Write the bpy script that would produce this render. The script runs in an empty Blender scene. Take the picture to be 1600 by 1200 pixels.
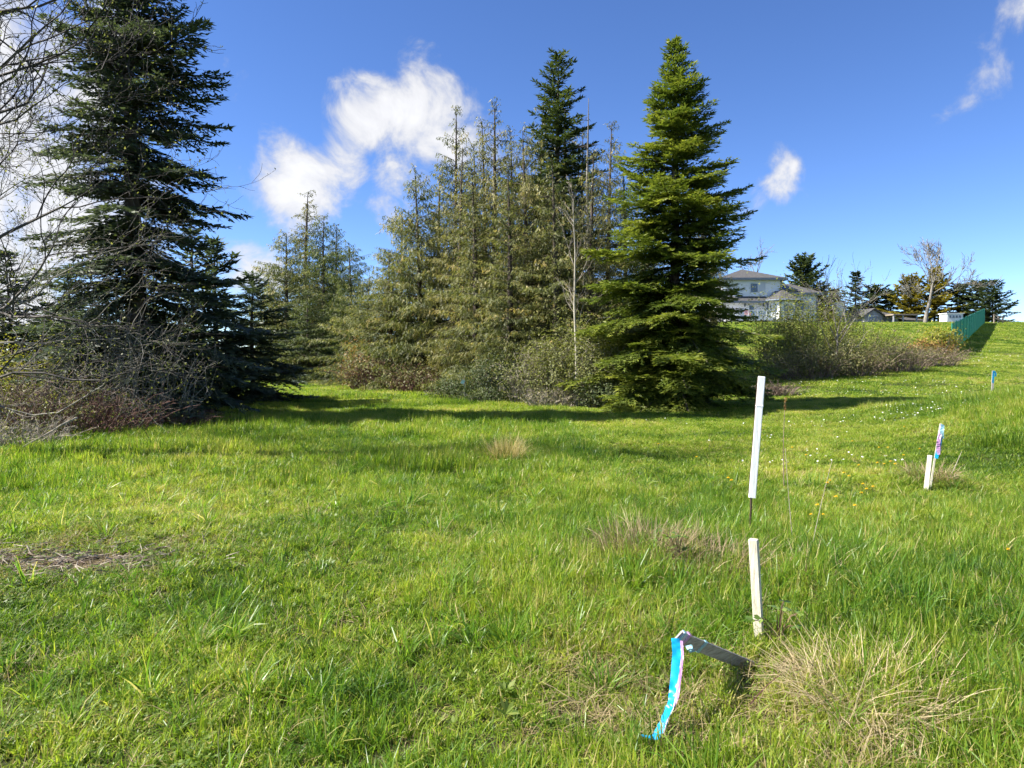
import bpy, math, random
import numpy as np
from mathutils import Vector
R_ = math.radians
scene = bpy.context.scene
COL = scene.collection

# ------------------------------------------------------------------ camera, sky, sun, exposure
EYE, F, HY = 1.65, 1100.0, 555.0          # eye height (m), focal length and horizon row in 1600x1200 pixels
cam = bpy.data.cameras.new('camera'); cam.sensor_width = 36.0; cam.lens = 36.0 * F / 1600.0
cam.clip_start = 0.05; cam.clip_end = 6000
camo = bpy.data.objects.new('camera', cam); COL.objects.link(camo)
camo.location = (0, 0, EYE); camo.rotation_euler = (R_(90) - math.atan((600 - HY) / F), 0, 0)
scene.camera = camo

SUN_EL, SUN_AZ = R_(44.5), R_(-94)           # azimuth clockwise from +Y (the view direction): sun stands to the left
SD = Vector((math.sin(SUN_AZ) * math.cos(SUN_EL), math.cos(SUN_AZ) * math.cos(SUN_EL), math.sin(SUN_EL)))
sun = bpy.data.lights.new('sun', 'SUN'); sun.energy = 5.0; sun.angle = R_(0.53); sun.color = (1.0, 0.95, 0.86)
suno = bpy.data.objects.new('sun', sun); COL.objects.link(suno)
suno.rotation_euler = SD.to_track_quat('Z', 'Y').to_euler()

def px_dir(px, py):
    v = Vector(((px - 800) / F, 1.0, (600 - py) / F)); a = -math.atan((600 - HY) / F)
    return Vector((v.x, v.y * math.cos(a) - v.z * math.sin(a), v.y * math.sin(a) + v.z * math.cos(a))).normalized()

world = bpy.data.worlds.new('World'); scene.world = world; world.use_nodes = True
def build_world():
    nt = world.node_tree; nt.nodes.clear(); N = nt.nodes.new; L = nt.links.new
    out = N('ShaderNodeOutputWorld'); bg = N('ShaderNodeBackground'); bg.inputs['Strength'].default_value = 0.085
    sky = N('ShaderNodeTexSky'); sky.sky_type = 'NISHITA'; sky.sun_disc = False
    sky.sun_elevation = SUN_EL; sky.sun_rotation = SUN_AZ
    sky.altitude = 50; sky.air_density = 0.62; sky.dust_density = 0.0; sky.ozone_density = 4.0
    hs = N('ShaderNodeHueSaturation'); hs.inputs['Saturation'].default_value = 1.12; hs.inputs['Value'].default_value = 1.0; hs.inputs['Hue'].default_value = 0.508
    L(sky.outputs[0], hs.inputs['Color'])
    tc = N('ShaderNodeTexCoord'); gen = tc.outputs['Generated']
    def math_(op, a, b=None, c=None):
        n = N('ShaderNodeMath'); n.operation = op
        for i, v in enumerate((a, b, c)):
            if v is None: continue
            if isinstance(v, (int, float)): n.inputs[i].default_value = v
            else: L(v, n.inputs[i])
        return n.outputs[0]
    def vdot(vec):
        n = N('ShaderNodeVectorMath'); n.operation = 'DOT_PRODUCT'; L(gen, n.inputs[0]); n.inputs[1].default_value = vec
        return n.outputs['Value']
    # cloud banks by direction (pixel in the photograph, half width in pixels, weight)
    banks = [(455, 285, 70, .92), (525, 255, 58, .88), (402, 285, 45, .72), (585, 180, 62, 1.0), (650, 195, 75, 1.05), (640, 265, 60, .95), (700, 235, 60, .85),
             (610, 325, 38, .75), (560, 195, 38, .7), (395, 418, 42, .95), (425, 425, 25, .7), (760, 260, 70, .65), (820, 300, 60, .45),
             (1140, 338, 22, .74), (1160, 325, 24, .80), (1182, 310, 26, .84), (1202, 295, 26, .82), (1222, 277, 24, .78), (1242, 258, 20, .70), (1205, 258, 22, .6), (1120, 325, 26, .6), (1550, 75, 40, .62), (1530, 120, 40, .58), (1515, 160, 36, .52), (1585, 25, 50, .62), (1130, 320, 40, .5),
             (0, 330, 170, 1.05), (90, 120, 100, .95), (60, 250, 130, .9), (60, 470, 120, .9), (170, 60, 70, .8), (-150, 200, 250, 1.0), (150, 330, 70, .7)]
    tot = None
    for px, py, w, a in banks:
        d = px_dir(px, py); k = 1.0 / (w / F) ** 2
        g = math_('MULTIPLY', math_('EXPONENT', math_('MULTIPLY', math_('SUBTRACT', vdot(d), 1.0), k * 1.15)), a)
        tot = g if tot is None else math_('MAXIMUM', tot, g)
    # the rest of the sky carries loose clouds of the same kind
    fw = math_('SMOOTHSTEP' if False else 'SUBTRACT', 0.60, vdot(px_dir(800, 500)))
    rest = N('ShaderNodeMapRange'); L(fw, rest.inputs[0]); rest.inputs[1].default_value = 0; rest.inputs[2].default_value = .25
    rn = N('ShaderNodeTexNoise'); L(gen, rn.inputs['Vector']); rn.inputs['Scale'].default_value = 2.2; rn.inputs['Detail'].default_value = 1
    rr = N('ShaderNodeMapRange'); L(rn.outputs[0], rr.inputs[0]); rr.inputs[1].default_value = .48; rr.inputs[2].default_value = .68
    tot = math_('MAXIMUM', tot, math_('MULTIPLY', rest.outputs[0], rr.outputs[0]))
    n1 = N('ShaderNodeTexNoise'); L(gen, n1.inputs['Vector']); n1.inputs['Scale'].default_value = 13; n1.inputs['Detail'].default_value = 9; n1.inputs['Roughness'].default_value = .60; n1.inputs['Distortion'].default_value = .35
    n2 = N('ShaderNodeTexNoise'); L(gen, n2.inputs['Vector']); n2.inputs['Scale'].default_value = 5.5; n2.inputs['Detail'].default_value = 6; n2.inputs['Roughness'].default_value = .55
    nn = math_('ADD', math_('MULTIPLY', math_('SUBTRACT', n1.outputs[0], .5), 1.75), math_('MULTIPLY', math_('SUBTRACT', n2.outputs[0], .5), .9))
    dens = math_('ADD', math_('SUBTRACT', nn, .42), math_('MULTIPLY', tot, .92))
    cov = N('ShaderNodeMapRange'); cov.interpolation_type = 'SMOOTHSTEP'; L(dens, cov.inputs[0]); cov.inputs[1].default_value = -.04; cov.inputs[2].default_value = .48
    cr = N('ShaderNodeMapRange'); L(dens, cr.inputs[0]); cr.inputs[1].default_value = .0; cr.inputs[2].default_value = .62
    cr.inputs[3].default_value = 2.6; cr.inputs[4].default_value = 4.3
    cc = N('ShaderNodeMixRGB'); cc.blend_type = 'MULTIPLY'; cc.inputs[0].default_value = 1; cc.inputs[1].default_value = (1.0, 1.0, 1.02, 1)
    L(cr.outputs[0], cc.inputs[2])
    mix = N('ShaderNodeMixRGB'); L(math_('MULTIPLY', cov.outputs[0], .94), mix.inputs[0]); L(hs.outputs[0], mix.inputs[1]); L(cc.outputs[0], mix.inputs[2])
    L(mix.outputs[0], bg.inputs['Color']); L(bg.outputs[0], out.inputs['Surface'])
build_world()
vs = scene.view_settings; vs.view_transform = 'Standard'; vs.look = 'None'; vs.gamma = 1; vs.exposure = 1.52
try: vs.use_curve_mapping = False
except Exception: pass
scene.cycles.max_bounces = 4; scene.cycles.diffuse_bounces = 2; scene.cycles.glossy_bounces = 2; scene.cycles.transmission_bounces = 3; scene.cycles.transparent_max_bounces = 6
scene.cycles.use_adaptive_sampling = True; scene.cycles.adaptive_threshold = 0.03; scene.cycles.caustics_reflective = False; scene.cycles.caustics_refractive = False

# ------------------------------------------------------------------ helpers
def sstep(a, b, x):
    t = np.clip((np.asarray(x, float) - a) / (b - a), 0, 1); return t * t * (3 - 2 * t)
def vnoise(x, y, seed=0):
    x = np.asarray(x, float); y = np.asarray(y, float); xi = np.floor(x); yi = np.floor(y); fx = x - xi; fy = y - yi
    def h(a, b):
        v = np.sin(a * 127.1 + b * 311.7 + seed * 74.7) * 43758.5453; return v - np.floor(v)
    u = fx * fx * (3 - 2 * fx); v = fy * fy * (3 - 2 * fy)
    return (h(xi, yi) * (1 - u) + h(xi + 1, yi) * u) * (1 - v) + (h(xi, yi + 1) * (1 - u) + h(xi + 1, yi + 1) * u) * v
def fbm(x, y, seed=0, o=3):
    s = 0; a = .5; n = 0
    for i in range(o): s = s + a * vnoise(x * 2 ** i, y * 2 ** i, seed + i * 13); n += a; a *= .5
    return s / n
def bump(x, y, cx, cy, rx, ry): return np.exp(-((x - cx) / rx) ** 2 - ((y - cy) / ry) ** 2)
HY_Y = np.array([-1e4, 17, 24, 28, 33, 44, 60, 90, 102, 130, 160, 1e5]); HY_Z = np.array([0, 0, .26, .48, .82, 1.80, 3.2, 5.7, 6.4, 7.3, 7.5, 7.5])
def ground(x, y):
    x = np.asarray(x, float); y = np.asarray(y, float)
    z = np.interp(y, HY_Y, HY_Z) * sstep(1, 15, x - .0 * y)
    z = z + 1.0 * sstep(6.5, 13, x) * np.exp(-((y - 14) / 4.6) ** 2)
    z = z + .08 * bump(x, y, 1.0, 5.0, 1.1, .8) + .10 * bump(x, y, 2.9, 4.2, 1.0, 1.6) + .12 * bump(x, y, -3.9, 6.4, 1.6, .8) + .15 * bump(x, y, 5.1, 8.7, .8, .7)
    near = np.exp(-np.maximum(y, 0) / 40)
    z = z + near * ((fbm(x * .35 + 9, y * .35, 3) - .5) * .22 + (fbm(x * 1.7, y * 1.7, 5) - .5) * .09)
    return z - (float(_g0) if _g0 is not None else 0)
_g0 = None; _g0 = float(ground(0., 0.))
def gx(px, D): return (px - 800) / F * D
def ray_ground(px, py, h=0.):
    """depth at which the line of sight through a pixel first comes within h of the ground"""
    D = np.geomspace(1.5, 140, 3000); z = EYE + (HY - py) / F * D; k = np.nonzero(z - h < ground((px - 800) / F * D, D))[0]; return float(D[k[0]]) if len(k) else 140.
def gz(py, D): return EYE + (HY - py) / F * D

def make_mesh(name, V, faces, fmat=None, tint=None, smooth=False):
    """faces: list of (k x n) int arrays"""
    me = bpy.data.meshes.new(name); V = np.asarray(V, np.float32).reshape(-1, 3)
    faces = [np.asarray(f, np.int32) for f in faces if len(f)]
    idx = np.concatenate([f.ravel() for f in faces]); cnt = np.concatenate([np.full(len(f), f.shape[1], np.int32) for f in faces])
    st = np.concatenate([[0], np.cumsum(cnt)[:-1]]).astype(np.int32)
    me.vertices.add(len(V)); me.vertices.foreach_set('co', V.ravel())
    me.loops.add(len(idx)); me.loops.foreach_set('vertex_index', idx)
    me.polygons.add(len(cnt)); me.polygons.foreach_set('loop_start', st); me.polygons.foreach_set('loop_total', cnt)
    if fmat is not None: me.polygons.foreach_set('material_index', np.asarray(fmat, np.int32))
    me.polygons.foreach_set('use_smooth', np.full(len(cnt), bool(smooth)))
    if tint is not None:
        a = me.attributes.new('tint', 'FLOAT', 'FACE'); a.data.foreach_set('value', np.asarray(tint, np.float32))
    me.update(calc_edges=True); me.validate()
    return me

class Geo:
    """collects quads/tris with a material index and a tint for every face, builds one mesh"""
    def __init__(s): s.V = []; s.n = 0; s.F = {3: [], 4: []}; s.M = {3: [], 4: []}; s.T = {3: [], 4: []}
    def add(s, V, Fc, mat=0, tint=.5):
        V = np.asarray(V, float).reshape(-1, 3); Fc = np.asarray(Fc, int)
        if not len(Fc): return s
        k = Fc.shape[1]; s.F[k].append(Fc + s.n); s.M[k].append(np.full(len(Fc), mat)); s.T[k].append(np.broadcast_to(np.asarray(tint, float), (len(Fc),)))
        s.V.append(V); s.n += len(V); return s
    def quads(s, Q, mat=0, tint=.5):
        Q = np.asarray(Q, float); n = len(Q); return s.add(Q.reshape(-1, 3), np.arange(n * 4).reshape(n, 4), mat, tint)
    def tube(s, P, r, n=5, mat=0, tint=.5, cap=True):
        P = np.asarray(P, float); m = len(P); r = np.broadcast_to(np.asarray(r, float), (m,))
        T = np.gradient(P, axis=0); T /= np.linalg.norm(T, axis=1)[:, None] + 1e-9
        ref = np.array([0, 0, 1.]) if abs(T[:, 2]).mean() < .8 else np.array([1., 0, 0])
        A = np.cross(T, ref); A /= np.linalg.norm(A, axis=1)[:, None] + 1e-9; B = np.cross(T, A)
        a = np.arange(n) * 2 * math.pi / n
        V = P[:, None, :] + r[:, None, None] * (A[:, None, :] * np.cos(a)[None, :, None] + B[:, None, :] * np.sin(a)[None, :, None])
        i = np.arange(m - 1)[:, None] * n; j = np.arange(n)[None, :]; j2 = (j + 1) % n
        Fq = np.stack([i + j, i + n + j, i + n + j2, i + j2], -1).reshape(-1, 4)
        s.add(V, Fq, mat, tint)
        if cap:
            b = s.n - m * n
            for off in (0, (m - 1) * n):
                ring = V.reshape(-1, 3)[off:off + n]; c = ring.mean(0)
                s.add(np.vstack([ring, c]), [[k, (k + 1) % n, n] if off else [(k + 1) % n, k, n] for k in range(n)], mat, tint)
        return s
    def box(s, c, size, mat=0, rot=None, tint=.5):
        x, y, z = np.array(size) / 2.; V = np.array([[-x, -y, -z], [x, -y, -z], [x, y, -z], [-x, y, -z], [-x, -y, z], [x, -y, z], [x, y, z], [-x, y, z]])
        if rot is not None: V = V @ np.array(rot).T
        return s.add(V + np.array(c), [[0, 3, 2, 1], [4, 5, 6, 7], [0, 1, 5, 4], [1, 2, 6, 5], [2, 3, 7, 6], [3, 0, 4, 7]], mat, tint)
    def prism(s, poly, y0, y1, mat=0):
        """polygon in x-z extruded along y"""
        n = len(poly); V = [(x, y0, z) for x, z in poly] + [(x, y1, z) for x, z in poly]
        s.add(V, [[i, (i + 1) % n, n + (i + 1) % n, n + i] for i in range(n)], mat)
        c0 = np.mean(V[:n], 0); c1 = np.mean(V[n:], 0)
        s.add(list(V[:n]) + [c0], [[(i + 1) % n, i, n] for i in range(n)], mat)
        s.add(list(V[n:]) + [c1], [[i, (i + 1) % n, n] for i in range(n)], mat); return s
    def mesh(s, name, smooth=False):
        fs, M, T = [], [], []
        for k in (3, 4):
            if s.F[k]: fs.append(np.concatenate(s.F[k])); M.append(np.concatenate(s.M[k])); T.append(np.concatenate(s.T[k]))
        return make_mesh(name, np.concatenate(s.V), fs, np.concatenate(M), np.concatenate(T), smooth)
    def obj(s, name, mats, parent=None, smooth=False, loc=None):
        me = s.mesh(name, smooth)
        for m in (mats if isinstance(mats, (list, tuple)) else [mats]): me.materials.append(m)
        o = bpy.data.objects.new(name, me); COL.objects.link(o)
        if parent is not None: o.parent = parent
        if loc is not None: o.location = loc
        return o

def tag(o, label=None, cat=None, group=None, kind=None):
    if label: o['label'] = label
    if cat: o['category'] = cat
    if group: o['group'] = group
    if kind: o['kind'] = kind
    return o
def thing(name, label, cat, loc=(0, 0, 0), rz=0, group=None):
    o = bpy.data.objects.new(name, None); COL.objects.link(o); o.location = loc; o.rotation_euler = (0, 0, rz); o.empty_display_size = .2
    return tag(o, label, cat, group)
def nrm(v): return v / (np.linalg.norm(v, axis=-1, keepdims=True) + 1e-9)
def bezier(P, n):
    P = np.asarray(P, float); t = np.linspace(0, 1, n)[:, None]
    if len(P) == 3: return (1 - t) ** 2 * P[0] + 2 * t * (1 - t) * P[1] + t * t * P[2]
    return (1 - t) ** 3 * P[0] + 3 * t * (1 - t) ** 2 * P[1] + 3 * t * t * (1 - t) * P[2] + t ** 3 * P[3]

class Leaves:
    def __init__(s): s.S = []; s.D = []; s.L = []; s.W = []; s.N = []; s.T = []
    def add(s, S, D, L, W, N, T):
        n = len(S); s.S.append(S); s.D.append(D); s.L.append(np.broadcast_to(L, (n,))); s.W.append(np.broadcast_to(W, (n,))); s.N.append(np.broadcast_to(N, (n, 3))); s.T.append(np.broadcast_to(T, (n,)))
    def flush(s, g, mat=0, wide=.42):
        if not s.S: return
        S = np.concatenate(s.S); D = nrm(np.concatenate(s.D)); L = np.concatenate(s.L)[:, None]; W = np.concatenate(s.W)[:, None]; Nn = np.concatenate(s.N); T = np.concatenate(s.T)
        sd = nrm(np.cross(D, Nn)); m = S + D * L * wide
        g.quads(np.stack([S, m + sd * W * .5, S + D * L, m - sd * W * .5], 1), mat, np.clip(T, 0, 1))

# ------------------------------------------------------------------ materials
def mat_new(name):
    m = bpy.data.materials.new(name); m.use_nodes = True; nt = m.node_tree
    return m, nt, nt.nodes['Principled BSDF'], nt.nodes['Material Output']
def ramp(nt, src, stops):
    r = nt.nodes.new('ShaderNodeValToRGB'); e = r.color_ramp.elements
    while len(e) < len(stops): e.new(.5)
    for i, (p, c) in enumerate(stops): e[i].position = p; e[i].color = (*c, 1)
    nt.links.new(src, r.inputs[0]); return r.outputs[0]
def leaf_mat(name, stops, trans=.35, rough=.5, spec=.3, inst=False, tcol=1.25):
    """foliage: colour from the face tint, part of the light passes through"""
    m, nt, bs, out = mat_new(name); L = nt.links.new
    at = nt.nodes.new('ShaderNodeAttribute'); at.attribute_name = 'tint'; f = at.outputs['Fac']
    if inst:
        ge = nt.nodes.new('ShaderNodeNewGeometry'); acc = f
        for sc_, am in ((.33, 1.5), (2.1, .75)):
            n = nt.nodes.new('ShaderNodeTexNoise'); n.inputs['Scale'].default_value = sc_; n.inputs['Detail'].default_value = 2; L(ge.outputs['Position'], n.inputs['Vector'])
            ma = nt.nodes.new('ShaderNodeMath'); ma.operation = 'MULTIPLY_ADD'; L(n.outputs[0], ma.inputs[0]); ma.inputs[1].default_value = am * inst; ma.inputs[2].default_value = -.5 * am * inst
            ad = nt.nodes.new('ShaderNodeMath'); ad.operation = 'ADD'; ad.use_clamp = True; L(acc, ad.inputs[0]); L(ma.outputs[0], ad.inputs[1]); acc = ad.outputs[0]
        f = acc
    c = ramp(nt, f, stops); L(c, bs.inputs['Base Color']); bs.inputs['Roughness'].default_value = rough; bs.inputs['Specular IOR Level'].default_value = spec
    tr = nt.nodes.new('ShaderNodeBsdfTranslucent'); tm = nt.nodes.new('ShaderNodeMixRGB'); tm.blend_type = 'MULTIPLY'; tm.inputs[0].default_value = 1
    L(c, tm.inputs[1]); tm.inputs[2].default_value = (tcol * 1.05, tcol * 1.1, tcol * .6, 1); L(tm.outputs[0], tr.inputs['Color'])
    mx = nt.nodes.new('ShaderNodeMixShader'); mx.inputs[0].default_value = trans; L(bs.outputs[0], mx.inputs[1]); L(tr.outputs[0], mx.inputs[2]); L(mx.outputs[0], out.inputs['Surface'])
    return m
def noise_mat(name, stops, scale=6, rough=.8, bump_=.3, stretch=(1, 1, 1), spec=.3, detail=6):
    m, nt, bs, out = mat_new(name); L = nt.links.new
    tc = nt.nodes.new('ShaderNodeTexCoord'); mp = nt.nodes.new('ShaderNodeMapping'); mp.inputs['Scale'].default_value = stretch; L(tc.outputs['Object'], mp.inputs[0])
    n = nt.nodes.new('ShaderNodeTexNoise'); n.inputs['Scale'].default_value = scale; n.inputs['Detail'].default_value = detail; n.inputs['Roughness'].default_value = .65; L(mp.outputs[0], n.inputs['Vector'])
    L(ramp(nt, n.outputs[0], stops), bs.inputs['Base Color']); bs.inputs['Roughness'].default_value = rough; bs.inputs['Specular IOR Level'].default_value = spec
    if bump_:
        b = nt.nodes.new('ShaderNodeBump'); b.inputs['Strength'].default_value = bump_; b.inputs['Distance'].default_value = .02; L(n.outputs[0], b.inputs['Height']); L(b.outputs[0], bs.inputs['Normal'])
    return m
def wood_stops(c, v=.35): return [(.3, tuple(x * (1 - v) for x in c)), (.5, c), (.7, tuple(min(1, x * (1 + v)) for x in c))]

M = {}
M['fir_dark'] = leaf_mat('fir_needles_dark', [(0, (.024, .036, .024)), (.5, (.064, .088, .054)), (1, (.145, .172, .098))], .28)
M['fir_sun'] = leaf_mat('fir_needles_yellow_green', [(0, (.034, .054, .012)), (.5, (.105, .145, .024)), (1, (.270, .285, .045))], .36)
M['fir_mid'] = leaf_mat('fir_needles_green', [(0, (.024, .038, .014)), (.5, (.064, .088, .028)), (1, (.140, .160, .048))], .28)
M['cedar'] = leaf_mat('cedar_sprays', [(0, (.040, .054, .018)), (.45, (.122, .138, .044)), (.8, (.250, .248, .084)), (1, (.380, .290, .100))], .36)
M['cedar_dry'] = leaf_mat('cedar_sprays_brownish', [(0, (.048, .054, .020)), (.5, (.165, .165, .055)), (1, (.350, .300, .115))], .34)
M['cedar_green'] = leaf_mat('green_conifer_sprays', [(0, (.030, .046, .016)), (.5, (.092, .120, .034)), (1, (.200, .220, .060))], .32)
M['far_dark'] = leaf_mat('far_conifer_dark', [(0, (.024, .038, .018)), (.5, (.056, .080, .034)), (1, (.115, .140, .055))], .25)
M['far_yellow'] = leaf_mat('far_conifer_yellow', [(0, (.09, .080, .014)), (.5, (.230, .195, .030)), (1, (.36, .29, .05))], .3)
M['ivy'] = leaf_mat('ivy_leaves', [(0, (.020, .036, .012)), (.5, (.060, .085, .026)), (1, (.180, .195, .070))], .3, .55, .25)
M['shrub_light'] = leaf_mat('young_shrub_leaves', [(0, (.07, .09, .02)), (.5, (.155, .170, .045)), (1, (.26, .25, .09))], .4)
M['shrub_olive'] = leaf_mat('olive_shrub_leaves', [(0, (.085, .100, .022)), (.5, (.215, .235, .055)), (1, (.38, .38, .11))], .45)
M['shrub_yellow'] = leaf_mat('yellow_green_leaves', [(0, (.12, .13, .015)), (.5, (.26, .25, .03)), (1, (.42, .36, .05))], .4)
M['bramble_leaf'] = leaf_mat('bramble_leaves', [(0, (.056, .068, .024)), (.5, (.155, .158, .052)), (1, (.310, .265, .120))], .3)
M['fern'] = leaf_mat('rusty_fern', [(0, (.11, .06, .02)), (.5, (.24, .13, .035)), (1, (.36, .24, .07))], .3)
M['cane'] = noise_mat('bramble_cane', [(.3, (.10, .065, .050)), (.5, (.20, .145, .11)), (.7, (.33, .26, .20))], 3, .8, 0)
M['cane_pale'] = noise_mat('dead_twig_pale', [(.3, (.19, .16, .12)), (.5, (.30, .26, .20)), (.7, (.44, .39, .31))], 3, .85, 0)
M['cane_red'] = noise_mat('reddish_cane', [(.3, (.075, .035, .028)), (.5, (.15, .075, .055)), (.7, (.25, .16, .12))], 3, .8, 0)
M['bark'] = noise_mat('conifer_bark', wood_stops((.085, .066, .052), .5), 9, .9, .6, (1, 1, .25))
M['bark_grey'] = noise_mat('alder_bark', wood_stops((.20, .18, .15), .45), 5, .85, .4, (1, 1, .4))
M['bark_dark'] = noise_mat('dark_alder_bark', wood_stops((.085, .075, .065), .5), 5, .85, .4, (1, 1, .4))
M['bark_pale'] = noise_mat('sapling_bark', wood_stops((.36, .33, .26), .3), 8, .8, .3, (1, 1, .3))
M['twig_dark'] = noise_mat('bare_twig', wood_stops((.045, .038, .034), .45), 4, .85, 0)
M['twig_lichen'] = noise_mat('lichen_twig', [(.3, (.09, .08, .065)), (.5, (.17, .155, .125)), (.7, (.30, .285, .235))], 2.5, .85, 0)
M['grass_short'] = leaf_mat('short_grass', [(0, (.045, .100, .010)), (.25, (.118, .205, .018)), (.50, (.222, .312, .030)), (.82, (.365, .400, .062)), (1, (.48, .40, .17))], .5, .42, .38, 1.1)
M['grass_long'] = leaf_mat('long_grass', [(0, (.040, .105, .012)), (.35, (.105, .215, .022)), (.7, (.215, .320, .040)), (.92, (.36, .37, .075)), (1, (.50, .43, .20))], .5, .38, .42, .9)
M['straw'] = leaf_mat('dry_grass', [(0, (.17, .125, .060)), (.5, (.33, .26, .14)), (1, (.52, .43, .26))], .3, .55, .3, .4)
M['clover'] = leaf_mat('clover_leaves', [(0, (.060, .110, .018)), (.5, (.110, .175, .028)), (1, (.20, .24, .05))], .35, .5, .3, .4)

# ------------------------------------------------------------------ ground
def bare_mask(x, y):
    b = bump(x, y, -3.6, 5.45, .95, .34) * 1.3 + .9 * bump(x, y, -2.75, 5.75, .4, .16) + .55 * bump(x, y, -2.1, 8.6, .6, .35) + .4 * bump(x, y, .85, 3.3, .5, .45)
    b = b + .7 * bump(x, y, -1.15, 6.3, .32, .16) + .75 * bump(x, y, 29.5, 43, 3.2, .5)
    return np.clip(b + .35 * sstep(.64, .80, fbm(x * .9 + 3, y * .9 + 7, 21)) , 0, 1)
def build_ground():
    def axis(lo, hi, n, c, k):
        a = np.arcsinh((lo - c) / k); b = np.arcsinh((hi - c) / k); return c + k * np.sinh(np.linspace(a, b, n))
    xs = axis(-2500, 2500, 220, 0, 6); ys = axis(-400, 3500, 220, 5, 6)
    X, Y = np.meshgrid(xs, ys); Z = ground(X, Y); nx, ny = len(xs), len(ys)
    V = np.stack([X, Y, Z], -1).reshape(-1, 3); i = np.arange(ny - 1)[:, None] * nx + np.arange(nx - 1)[None, :]
    Fq = np.stack([i, i + 1, i + nx + 1, i + nx], -1).reshape(-1, 4)
    me = make_mesh('ground', V, [Fq], smooth=True)
    a = me.attributes.new('bare', 'FLOAT', 'POINT'); a.data.foreach_set('value', bare_mask(V[:, 0], V[:, 1]).astype(np.float32))
    m, nt, bs, out = mat_new('turf_soil'); L = nt.links.new
    tc = nt.nodes.new('ShaderNodeTexCoord')
    def noise(s, d=5):
        n = nt.nodes.new('ShaderNodeTexNoise'); n.inputs['Scale'].default_value = s; n.inputs['Detail'].default_value = d; n.inputs['Roughness'].default_value = .65; L(tc.outputs['Object'], n.inputs['Vector']); return n.outputs[0]
    green = ramp(nt, noise(1.2, 8), [(.25, (.022, .030, .008)), (.5, (.045, .058, .014)), (.75, (.085, .082, .026))])
    soil = ramp(nt, noise(22, 8), [(.3, (.045, .035, .022)), (.5, (.14, .11, .068)), (.7, (.30, .24, .15))])
    fine = ramp(nt, noise(60, 3), [(.35, (.35, .35, .35)), (.65, (1.3, 1.3, 1.3))])
    at = nt.nodes.new('ShaderNodeAttribute'); at.attribute_name = 'bare'
    mx = nt.nodes.new('ShaderNodeMixRGB'); L(at.outputs['Fac'], mx.inputs[0]); L(green, mx.inputs[1]); L(soil, mx.inputs[2])
    mm = nt.nodes.new('ShaderNodeMixRGB'); mm.blend_type = 'MULTIPLY'; mm.inputs[0].default_value = .7; L(mx.outputs[0], mm.inputs[1]); L(fine, mm.inputs[2])
    L(mm.outputs[0], bs.inputs['Base Color']); bs.inputs['Roughness'].default_value = .95; bs.inputs['Specular IOR Level'].default_value = .1
    b = nt.nodes.new('ShaderNodeBump'); b.inputs['Strength'].default_value = .8; b.inputs['Distance'].default_value = .05; L(noise(14, 8), b.inputs['Height']); L(b.outputs[0], bs.inputs['Normal'])
    me.materials.append(m); o = bpy.data.objects.new('ground', me); COL.objects.link(o); tag(o, kind='structure')
build_ground()

# ------------------------------------------------------------------ grass (stuff): tufts scattered over the ground
def tuft_mesh(name, rng, n, h, rad, w, lean, curl, mat, dry=.06, flat=0.):
    g = Geo(); a = rng.uniform(0, 2 * math.pi, n); r = rad * np.sqrt(rng.random(n)); base = np.stack([r * np.cos(a), r * np.sin(a), np.full(n, -.012)], -1)
    az = a + rng.normal(0, .9, n); hh = rng.uniform(h[0], h[1], n); ln = np.clip(rng.normal(lean, .28, n), .0, 1.4); cu = np.abs(rng.normal(curl, .35, n))
    ww = w * rng.uniform(.65, 1.35, n); out = np.stack([np.cos(az), np.sin(az), np.zeros(n)], -1)
    fa = az + math.pi / 2 + rng.normal(0, .7, n); side = np.stack([np.cos(fa), np.sin(fa), rng.normal(0, .15, n)], -1)
    S = np.array([0, .36, .70, 1.0]); Pn = [base]; th = ln.copy()
    for k in range(3):
        d = (S[k + 1] - S[k]) * hh; th2 = th + cu * (S[k + 1] + S[k]) / 2 * 1.6
        Pn.append(Pn[-1] + d[:, None] * (out * np.sin(th2)[:, None] + np.array([0, 0, 1.]) * np.cos(th2)[:, None] * (1 - flat)))
    tint = np.clip(rng.normal(.42, .14, n), 0, .85); tint = np.where(rng.random(n) < dry, rng.uniform(.9, 1.1, n), tint)
    hw = ww[:, None] * side * .5
    A0, A1 = Pn[0] - hw * .8, Pn[0] + hw * .8; B0, B1 = Pn[1] - hw, Pn[1] + hw; C0, C1 = Pn[2] - hw * .7, Pn[2] + hw * .7
    g.quads(np.stack([A0, A1, B1, B0], 1), 0, tint); g.quads(np.stack([B0, B1, C1, C0], 1), 0, tint)
    g.add(np.stack([C0, C1, Pn[3]], 1).reshape(-1, 3), np.arange(n * 3).reshape(n, 3), 0, tint)
    me = g.mesh(name); me.materials.append(mat); return me
def clover_mesh(name, rng, n, mat, size=.018):
    g = Geo(); a = rng.uniform(0, 2 * math.pi, n); r = .13 * np.sqrt(rng.random(n)); c = np.stack([r * np.cos(a), r * np.sin(a), rng.uniform(.015, .06, n)], -1)
    for k in range(3):
        b = rng.uniform(0, 6.28, n) * 0 + a * 3 + k * 2.094; d = nrm(np.stack([np.cos(b), np.sin(b), rng.normal(.1, .25, n)], -1)); s = nrm(np.cross(d, np.array([0, 0, 1.]) + rng.normal(0, .25, (n, 3))))
        z = size * rng.uniform(.7, 1.3, n)[:, None]
        g.quads(np.stack([c, c + d * z * .7 + s * z * .5, c + d * z * 1.1, c + d * z * .7 - s * z * .5], 1), 0, rng.uniform(.2, .9, n))
    me = g.mesh(name); me.materials.append(mat); return me

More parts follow.
